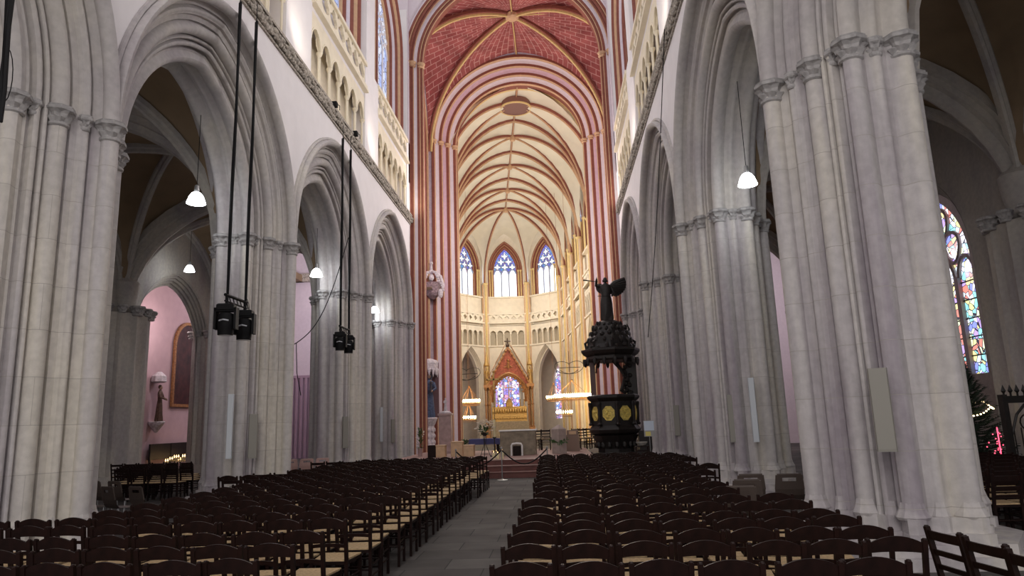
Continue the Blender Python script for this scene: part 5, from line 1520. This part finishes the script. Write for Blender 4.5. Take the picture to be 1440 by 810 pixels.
# ================================================================== HIGH ALTAR CIBORIUM
TH = Matrix.Translation((-4.12, 61, 0)) @ Matrix.Rotation(PHI, 4, 'Z')
ci = thing('altar_ciborium', 'gilded gothic canopy with red gable over the high altar in apse', 'altar canopy', (-4.12, 61, 0), PHI)
m = MB(); top = lambda u: 5.0 + (8.05 - 5.0) * max(0, 1 - abs(u) / 1.75)
arch_wall(m, -1.72, 1.72, 4.9, 8, [(0, 1.40, 0, 4.05, .35)], .35, 0, -.17, top=top); m.build('gable', 'retred', ci)
m = MB(); orders(m, [(-.25, .30, 0), (-.28, .22, 0), (-.2, .16, 0), (-.26, .08, 0), (-.2, .0, 0), (.2, 0, 0)], 1.28, .35, 4.05, 3.4, K=14)
orders(m, [(-.2, .28, 0), (-.24, .30, 0), (-.2, .36, 0)], 1.28, .35, 4.05, 4.0, K=14)
for k in range(13):
    t_ = PI * (k + .5) / 13; m.ball((-1.2 * cos(t_), -.2, 4.1 + 1.42 * sin(t_)), .09, 6, 5)
m.build('arch_moulding', 'gilt2', ci, True)
m = MB()
for q in (-1, 1):
    m.bar((q * 1.82, -.25, 4.95), (0, -.25, 8.15), .14, .12)
    for k in range(1, 9): t_ = k / 9; m.ball((q * 1.82 * (1 - t_), -.3, 4.98 + 3.2 * t_), .10, 6, 5, 0, sz=1.3)
    m.bar((q * 2.05, 0, 5.0), (q * .25, 0, 8.35), .05, .5)
m.build('gable_coping', 'gilt2', ci)
m = MB(); m.tube([(0, -.2, 6.3), (0, -.22, 6.9)], .12, 8); m.ball((0, -.2, 7.0), .12); m.tube([(-.35, -.2, 6.4), (0, -.2, 6.6), (.35, -.2, 6.4)], .06, 6); m.build('relief', 'gilt2', ci)
m = MB(); m.tube([(0, 0, 8.1), (0, 0, 9.0)], [.12, .05], 8); m.tube([(-.28, 0, 8.72), (.28, 0, 8.72)], .06, 8); m.ball((0, 0, 8.35), .18); m.build('cross', plain('dark_cross_finial', (.07, .04, .025), .5), ci)
for q in (-1, 1):
    m = MB()
    for dx, dy in ((-.18, -.2), (.18, -.2), (0, .2)):
        m.lathe([(.12, 0), (.12, .1), (.07, .16), (.07, 1.9), (.11, 2.0), (.07, 2.1), (.07, 3.2), (.13, 3.35), (.15, 3.5)], q * 1.85 + dx, dy, 8, z0=1.2)
    m.box(q * 1.85 - .34, q * 1.85 + .34, -.36, .36, 4.68, 4.95); m.box(q * 1.85 - .30, q * 1.85 + .30, -.32, .32, 0, 1.25)
    m.build('column', 'gilt2', ci)
    m = MB(Matrix.Translation((q * 1.9, -.1, 4.95))); figure(m, 1.5, 0, 0, arms=((.08, .1, .6), (.08, .1, .6)), seed=q + 3); m.T = Matrix.Translation((q * 1.9, .05, 4.95)); m.lathe([(.2, 1.6), (.26, 1.7), (.12, 2.1), (.02, 2.9)], n=6); m.tube([(.22, .1, 0), (.22, .1, 1.65)], .05, 6); m.tube([(-.22, .1, 0), (-.22, .1, 1.65)], .05, 6)
    m.build('pinnacle_figure', 'gilt', ci, True)
ha = thing('high_altar', 'gilded carved high altar retable beneath the gothic canopy', 'altar', (-4.12, 60.8, 0), PHI)
m = MB(); m.bbox(-1.65, 1.65, -.55, .1, 0, 1.75, .03); m.build('base', 'altar', ha)
m = MB(); m.bbox(-1.5, 1.5, -.4, .2, 1.75, 2.25, .02); m.bbox(-1.5, 1.5, -.2, .25, 2.25, 3.0, .02)
for k in range(14):
    m.ball((-1.4 + k * .215, -.25, 2.62), .11, 6, 6, 0, sz=2); m.ball((-1.4 + k * .215, -.42, 2.0), .09, 6, 5)
m.lathe([(.3, 0), (.3, .3), (.22, .5), (.05, .75)], 0, -.1, 8, z0=3.0); m.build('retable', 'gilt', ha)
m = MB(); m.box(-.035, .035, -.08, -.02, 3.7, 5.2); m.box(-.4, .4, -.08, -.02, 4.6, 4.68); m.build('crucifix', 'gilt', ha)
for k, x in enumerate((-1.3, -.95, .95, 1.3)):
    p = Matrix.Rotation(PHI, 4, 'Z') @ Vector((x, -.1, 0)); c = thing('altar_candlestick', 'gilt candlestick on the high altar, %s' % ['outer one on the statue side', 'inner one on the statue side', 'inner one on the pulpit side', 'outer one on the pulpit side'][k], 'candlestick', (-4.12 + p.x, 60.8 + p.y, 3.0), 0, 'high altar candlesticks')
    m = MB(); m.lathe([(.1, 0), (.08, .06), (.03, .1), (.05, .3), (.03, .5), (.08, .6)], n=10); m.build('stand', 'gilt', c, True)
    m = MB(); m.lathe([(.035, .6), (.035, 1.15), (.01, 1.16)], n=8); m.build('candle', 'white', c)

# ================================================================== CHANDELIERS
chand = []
def chandelier(x, y, z, r, n, lab, ztop):
    c = thing('crown_chandelier', lab, 'chandelier', (x, y, z), 0, 'crown chandeliers in the choir')
    m = MB()
    P = [(r * cos(t), r * sin(t), 0) for t in [2 * PI * k / 24 for k in range(25)]]
    m.tube(P, .035, 6, caps=False); m.tube([(p[0], p[1], -.12) for p in P], .02, 6, caps=False)
    for k in range(6):
        a = PI / 3 * k; m.tube([(r * cos(a), r * sin(a), 0), (r * .5 * cos(a), r * .5 * sin(a), .7), (0, 0, 1.3)], .015, 5)
    m.tube([(0, 0, 1.25), (0, 0, ztop - z)], .012, 5); m.ball((0, 0, 1.3), .08)
    m.build('frame', 'gilt2', c)
    m = MB()
    for k in range(n):
        a = 2 * PI * k / n; m.lathe([(.02, .03), (.022, .14)], r * cos(a), r * sin(a), 6)
    m.build('candle_tubes', 'wax', c)['kind'] = 'stuff'
    m = MB()
    for k in range(n):
        a = 2 * PI * k / n; m.lathe([(.012, .14), (.036, .20), (.032, .26), (.006, .33)], r * cos(a), r * sin(a), 7)
    m.build('bulbs', 'warmbulb', c)['kind'] = 'stuff'
    chand.append((x, y, z, r))
chandelier(-6.6, 53, 3.15, .78, 34, 'lit crown chandelier hanging above the smaller one, statue side of choir', 20)
chandelier(-7.0, 55.5, 1.95, .55, 22, 'lower small lit crown chandelier on the statue side of choir', 20)
chandelier(1.15, 50.5, 3.2, 1.3, 56, 'widest lit crown chandelier glowing against the gold choir wall', 20)
chandelier(.55, 54.5, 2.1, .6, 22, 'lower small lit crown chandelier behind the ambo', 20)
chandelier(-.2, 57, 3.35, .6, 22, 'farther lit crown chandelier beside the apse arch, pulpit side', 20)
# wrought iron scroll brackets on the choir wall
for x, y, z, lab in ((-6.6, 51.5, 5.3, 'dark wrought iron scroll bracket above the statue-side chandeliers'), (1.0, 50.2, 5.4, 'dark wrought iron scroll bracket above the widest chandelier')):
    m = MB()
    for s_ in (-1, 1):
        m.tube([(s_ * (.1 + .05 * t) * cos(t * 1.1) * 3.0 - s_ * .3, 0, .25 * t * sin(t * 1.1) * .6 + .2) for t in [k * .35 for k in range(16)]], .022, 5)
    m.tube([(-.8, 0, 0), (.8, 0, 0)], .025, 6); m.tube([(.0, 0, -.3), (0, 0, 1.2)], .02, 6)
    o = m.build('iron_bracket', 'iron'); o.location = (x, y, z); tag(o, lab, 'bracket', 'wrought iron brackets')

# ================================================================== CHAPEL SIDE (painting, statue, candles)
TPp = Matrix.Translation((-18.44, 33.5, 0)) @ Matrix(((0, -1, 0, 0), (1, 0, 0, 0), (0, 0, 1, 0), (0, 0, 0, 1)))
pt = thing('framed_painting', 'tall dark painting in an arched gilt frame on the pink wall', 'painting', (-18.44, 33.7, 2.95), PI / 2)
m = MB(); arch_wall(m, -1.25, 1.25, 0, 4.4, [(0, 1.1, .14, 2.95, .02)], .10, 0, -.10, top=lambda u: 2.95 + sqrt(max(0, 1.26 ** 2 - u * u))); m.build('frame', 'gilt2', pt)
m = MB(); glass_panel(m, 0, 1.13, .1, 2.95, .02, -.05); m.build('canvas', 'canvas', pt)
ss = thing('saint_statue', 'small painted wooden saint statue on a white wall bracket', 'statue', (-18.1, 31.0, 2.25), PI / 2 + .2)
m = MB(); figure(m, 1.65, 0, 1, arms=((.05, .13, .62), (.10, .12, .60)), seed=2); m.build('body', ['brownrobe', 'skin'], ss, True)
wb = thing('wall_bracket', 'white carved bracket under the saint statue', 'bracket', (-18.2, 31.0, 1.75))
m = MB(); m.lathe([(.05, 0), (.12, .08), (.2, .22), (.32, .36), (.36, .46), (.34, .5)], n=12, lump=.06); m.build('console', 'whitestone', wb)
wc = thing('wall_canopy', 'small white carved canopy above the saint statue', 'canopy', (-18.2, 31.0, 4.0))
m = MB(); m.rings([[(p[0], p[1], z) for p in octo(r0)] for r0, z in ((.22, 0), (.34, .05), (.32, .3), (.1, .5))]); m.build('top', 'whitestone', wc)
nb = MB(); nb.box(-.03, .03, -1.75, 1.75, .55, 1.25)
for y in (-1.7, 0, 1.7): nb.box(-.03, .05, y - .04, y + .04, 0, 1.25)
o = nb.build('dark_board', 'oak'); o.location = (-18.3, 32.5, 0); tag(o, 'low black display board below the saint statue', 'board')
vt = thing('votive_stand', 'iron stand of glowing votive candles in front of the black board', 'candle stand', (-17.6, 32.6, 0), PI / 2)
m = MB()
for x in (-1.4, 1.4):
    for y in (-.25, .25): m.bar((x, y, 0), (x, y, .45), .03, .03)
for k, z in ((0, .38), (1, .46), (2, .54)): m.box(-1.45, 1.45, .2 - k * .2 - .1 + .0, .2 - k * .2 + .08, z - .02, z)
m.build('tray', 'iron', vt)
m = MB(); fm = MB(); r2 = random.Random(2)
for k in range(3):
    for j in range(16):
        if r2.random() < .25: continue
        x = -1.35 + j * .18; y = .2 - k * .2
        m.lathe([(.035, 0), (.035, .07)], x, y, 8, z0=(.38, .46, .54)[k]); fm.lathe([(.005, .07), (.03, .1), (.02, .15), (.002, .20)], x, y, 6, z0=(.38, .46, .54)[k])
m.build('votive_lights', 'wax', vt)['kind'] = 'stuff'; fm.build('flames', 'flame', vt)['kind'] = 'stuff'

# ================================================================== FIR-TREE AISLE
ft = thing('fir_tree', 'dark fir tree with strings of fairy lights beyond the great pier', 'tree', (10.1, 18.2, 0))
m = MB(); m.lathe([(.09, 0), (.06, 1.5), (.015, 3.0)], n=8); m.build('trunk', 'wood', ft)
m = MB(); r2 = random.Random(14)
for k in range(150):
    t_ = k / 150; z = .35 + 2.45 * t_; L_ = (1.06 * (1 - t_) + .12) * r2.uniform(.8, 1.15); a = k * 2.4
    d = Vector((cos(a), sin(a), .12 + .3 * t_)).normalized(); b_ = Vector((0, 0, z))
    for j in range(14):
        p = b_ + d * L_ * (j + 1) / 14 + Vector((0, 0, -.10 * sin(PI * (j / 14))))
        for q in (-1, 0, 1):
            e = p + Vector((-sin(a) * q * .11, cos(a) * q * .11, -.02 if q else .06)) + d * .09
            s_ = Vector((0, 0, .016)) if q else Vector((-sin(a), cos(a), 0)) * .016
            i_ = [m.vert(*w_) for w_ in (p - s_, e, p + s_)]; m.face(i_)
    m.tube([b_, b_ + d * L_], [.012, .004], 4)
m.build('foliage', 'fir', ft)
for nm, mt, z0, z1, n_, ph in (('fairy_lights', 'fairywarm', 1.35, 2.25, 60, 2.6), ('fairy_lights', 'fairyblue', .35, .6, 12, 3.4)):
    m = MB()
    for k in range(n_):
        t_ = k / n_; z = z0 + (z1 - z0) * t_; a = ph + t_ * 7.5; rr = 1.0 * (1 - (z - .35) / 2.6) + .14
        m.ball((rr * cos(a), rr * sin(a), z - .1 * abs(sin(t_ * 18))), .022, 5, 4)
    o = m.build(nm, mt, ft); o['kind'] = 'stuff'
m = MB(); r2 = random.Random(31)
for k in range(22): m.ball((r2.gauss(0, .05), r2.gauss(0, .12), .05 + k * .022), .015, 5, 4)
m.tube([(0, 0, 0), (0, 0, .62)], .012, 5)
o = m.build('red_light_string', 'fairyred'); o.location = (9.45, 15.9, .62); tag(o, 'short string of glowing red lights beside the fir tree', 'lights')
bx = MB(); bx.bbox(-.25, .25, -.25, .25, 0, .62, .02); o = bx.build('wooden_crate', 'wood'); o.location = (9.45, 15.9, 0); tag(o, 'dark crate under the red lights', 'crate')

sc_ = thing('wooden_screen', 'dark carved wooden gothic screen with cresting in the fir-tree aisle', 'screen', (10.15, 14.7, -.04), .1)
m = MB()
m.box(-1.3, 1.3, -.05, .05, 1.78, 1.92); m.box(-1.3, 1.3, -.05, .05, 0, .5)
for x in (-1.3, -.45, .45, 1.3): m.box(x - .05, x + .05, -.07, .07, 0, 1.95)
for c_ in (-.87, 0, .87):
    for s_ in (-1, 1): m.tube([(c_ + s_ * .38, 0, .5), (c_ + s_ * .38, 0, 1.1), (c_ + s_ * .2, 0, 1.55), (c_, 0, 1.75)], .025, 6)
    for k in range(5): m.tube([(c_ - .3 + k * .15, 0, .5), (c_ - .3 + k * .15, 0, 1.3)], .012, 5)
    m.tube([(c_ + .15 * cos(t), 0, 1.4 + .15 * sin(t)) for t in [2 * PI * k / 12 for k in range(13)]], .015, 5)
m.build('panel', 'oak', sc_)
m = MB()
for k in range(19): m.lathe([(.02, 0), (.02, .06), (.05, .10), (.03, .15), (.005, .22)], -1.26 + k * .14, 0, 6, z0=1.92)
m.build('cresting', 'oak', sc_)

# notices and holy-water stoup against the pulpit-side pier
nt_ = MB(); nt_.box(-.16, .16, -.012, .012, 0, .48); nt_.tube([(0, .02, -1.1), (0, .02, .2)], .015, 6); nt_.lathe([(.14, -1.12), (.14, -1.1), (.02, -1.08)], n=12)
root = nt_.build('notice_stand', 'steel'); root.location = (2.8, 22.0, 1.12); tag(root, 'slim stand with pale blue and yellow notices against the pier before the pulpit', 'notice stand')
q = MB(); q.box(-.15, .15, -.018, -.013, .18, .47); q.build('notice', 'poster', root)
q = MB(); q.box(-.12, .04, -.018, -.013, .02, .15); q.build('yellow_notice', 'yellowp', root)
bs = thing('stone_bowl', 'small pale bowl on a dark chair beside the notice stand', 'bowl', (2.5, 21.6, .86))
m = MB(); m.lathe([(.06, 0), (.12, .03), (.17, .10), (.18, .12), (.15, .11), (.05, .05)], n=16); m.build('body', plain('bowl_stone', (.35, .33, .30), .6), bs)
st2 = thing('bowl_stand', 'dark little wooden stand under the pale bowl', 'stand', (2.5, 21.6, 0))
m = MB()
for sx in (-1, 1):
    for sy in (-1, 1): m.bar((sx * .18, sy * .15, 0), (sx * .18, sy * .15, .84), .03, .03)
for z in (.3, .55, .7): m.box(-.19, .19, -.16, -.14, z, z + .05)
m.box(-.2, .2, -.17, .17, .83, .86); m.build('frame', 'wood', st2)
# ================================================================== CAMERA, LIGHT
cam = bpy.data.cameras.new('camera'); co = bpy.data.objects.new('camera', cam); COL.objects.link(co)
F, YAW, PITCH, ROLL = 974.67, .0581, .1907, .0336
cam.sensor_fit = 'HORIZONTAL'; cam.sensor_width = 36; cam.lens = F / 1440 * 36
cam.clip_start = .05; cam.clip_end = 300
Rm = Matrix.Rotation(YAW, 3, 'Z') @ Matrix.Rotation(PITCH, 3, 'X') @ Matrix.Rotation(ROLL, 3, 'Y')
# camera axes: right = Rm x, forward = Rm y, up = Rm z
r_, f_, u_ = Rm @ Vector((1, 0, 0)), Rm @ Vector((0, 1, 0)), Rm @ Vector((0, 0, 1))
mat = Matrix(((r_.x, u_.x, -f_.x, 0), (r_.y, u_.y, -f_.y, 0), (r_.z, u_.z, -f_.z, 1.7), (0, 0, 0, 1)))
co.matrix_world = mat
scene.camera = co

def light(name, typ, loc, energy, col=(1, 1, 1), size=1.0, aim=None, sy=None, spot=None, rad=None):
    l = bpy.data.lights.new(name, typ); l.energy = energy; l.color = col
    if typ == 'AREA':
        l.size = size
        if sy: l.shape = 'RECTANGLE'; l.size_y = sy
    elif typ in ('POINT', 'SPOT'): l.shadow_soft_size = rad or .1
    if spot: l.spot_size = spot; l.spot_blend = .8
    o = bpy.data.objects.new(name, l); COL.objects.link(o); o.location = loc
    if aim is not None:
        o.rotation_euler = (Vector(aim) - Vector(loc)).to_track_quat('-Z', 'Y').to_euler()
    return o
world = bpy.data.worlds.new('world'); scene.world = world; world.use_nodes = True
bg = world.node_tree.nodes['Background']; bg.inputs[0].default_value = (1.0, .95, .965, 1); bg.inputs[1].default_value = .8
vs = scene.view_settings
vs.view_transform = 'Standard'; vs.look = 'None'; vs.gamma = 1; vs.exposure = 0
try: vs.use_curve_mapping = False
except Exception: pass
# unseen area light added behind the camera, standing for west window daylight
light('west_daylight_fill', 'AREA', (-1.6, -7.5, 9), 700, (1, .95, .91), 7, (1.5, 30, 5), 9)
# spot washes standing on the triforium ledges of the nave
for y in (16.6, 24.2, 30.6):
    light('ledge_spot', 'SPOT', (XL + .9, y - .4, 11.8), 45, (1, .9, .75), aim=(XL - .3, y + 1.3, 13.5), spot=2.4, rad=.15)
    light('ledge_spot', 'SPOT', (XR - .9, y - .4, 11.8), 45, (1, .9, .75), aim=(XR + .3, y + 1.3, 13.5), spot=2.4, rad=.15)
light('crossing_fill', 'POINT', (-1.6, 35.0, 13), 1600, (1, .9, .86), rad=.8)  # unseen fill added in mid-air to brighten the crossing
light('crossing_vault_fill', 'SPOT', (-1.6, 36.7, 15), 900, (1, .8, .66), aim=(-1.6, 36.8, 25), spot=2.7, rad=.5)  # added upward fill for the vault, no fixture there
for y in (4, 11, 18, 24):  # mid-air fills added along the choir axis, no lamps modelled
    p = TC @ Vector((0, y, 12.5)); light('choir_fill', 'POINT', p, 620, (1, .94, .85), rad=.5)
for (x, y, z, r) in chand: light('chandelier_glow', 'POINT', (x, y - .2, z + .5), 160 if r > 1 else 60, (1, .72, .36), rad=.4)
for (x, y, z) in pend: light('pendant_glow', 'POINT', (x, y, z - .3), 16, (.92, .96, 1), rad=.12)
light('chapel_light', 'POINT', (-16.6, 30, 6.5), 160, (1, .85, .85), rad=.3)
light('transept_light', 'POINT', (-13, 36, 9), 500, (.95, .88, 1), rad=.6)
light('transept_light', 'POINT', (10, 36, 9), 500, (.95, .88, 1), rad=.6)

# fill spots added at ledge height brighten the opposite white wall, and a weaker set the other way
for y in (14.5, 20.5, 27):
    light('wall_fill', 'SPOT', (XR - .5, y, 11.9), 620, (1, .95, .93), aim=(XL, y + .5, 11.5), spot=2.1, rad=.25)
    light('wall_fill', 'SPOT', (XL + .5, y, 11.9), 250, (1, .95, .97), aim=(XR, y + .5, 12.5), spot=2.1, rad=.25)
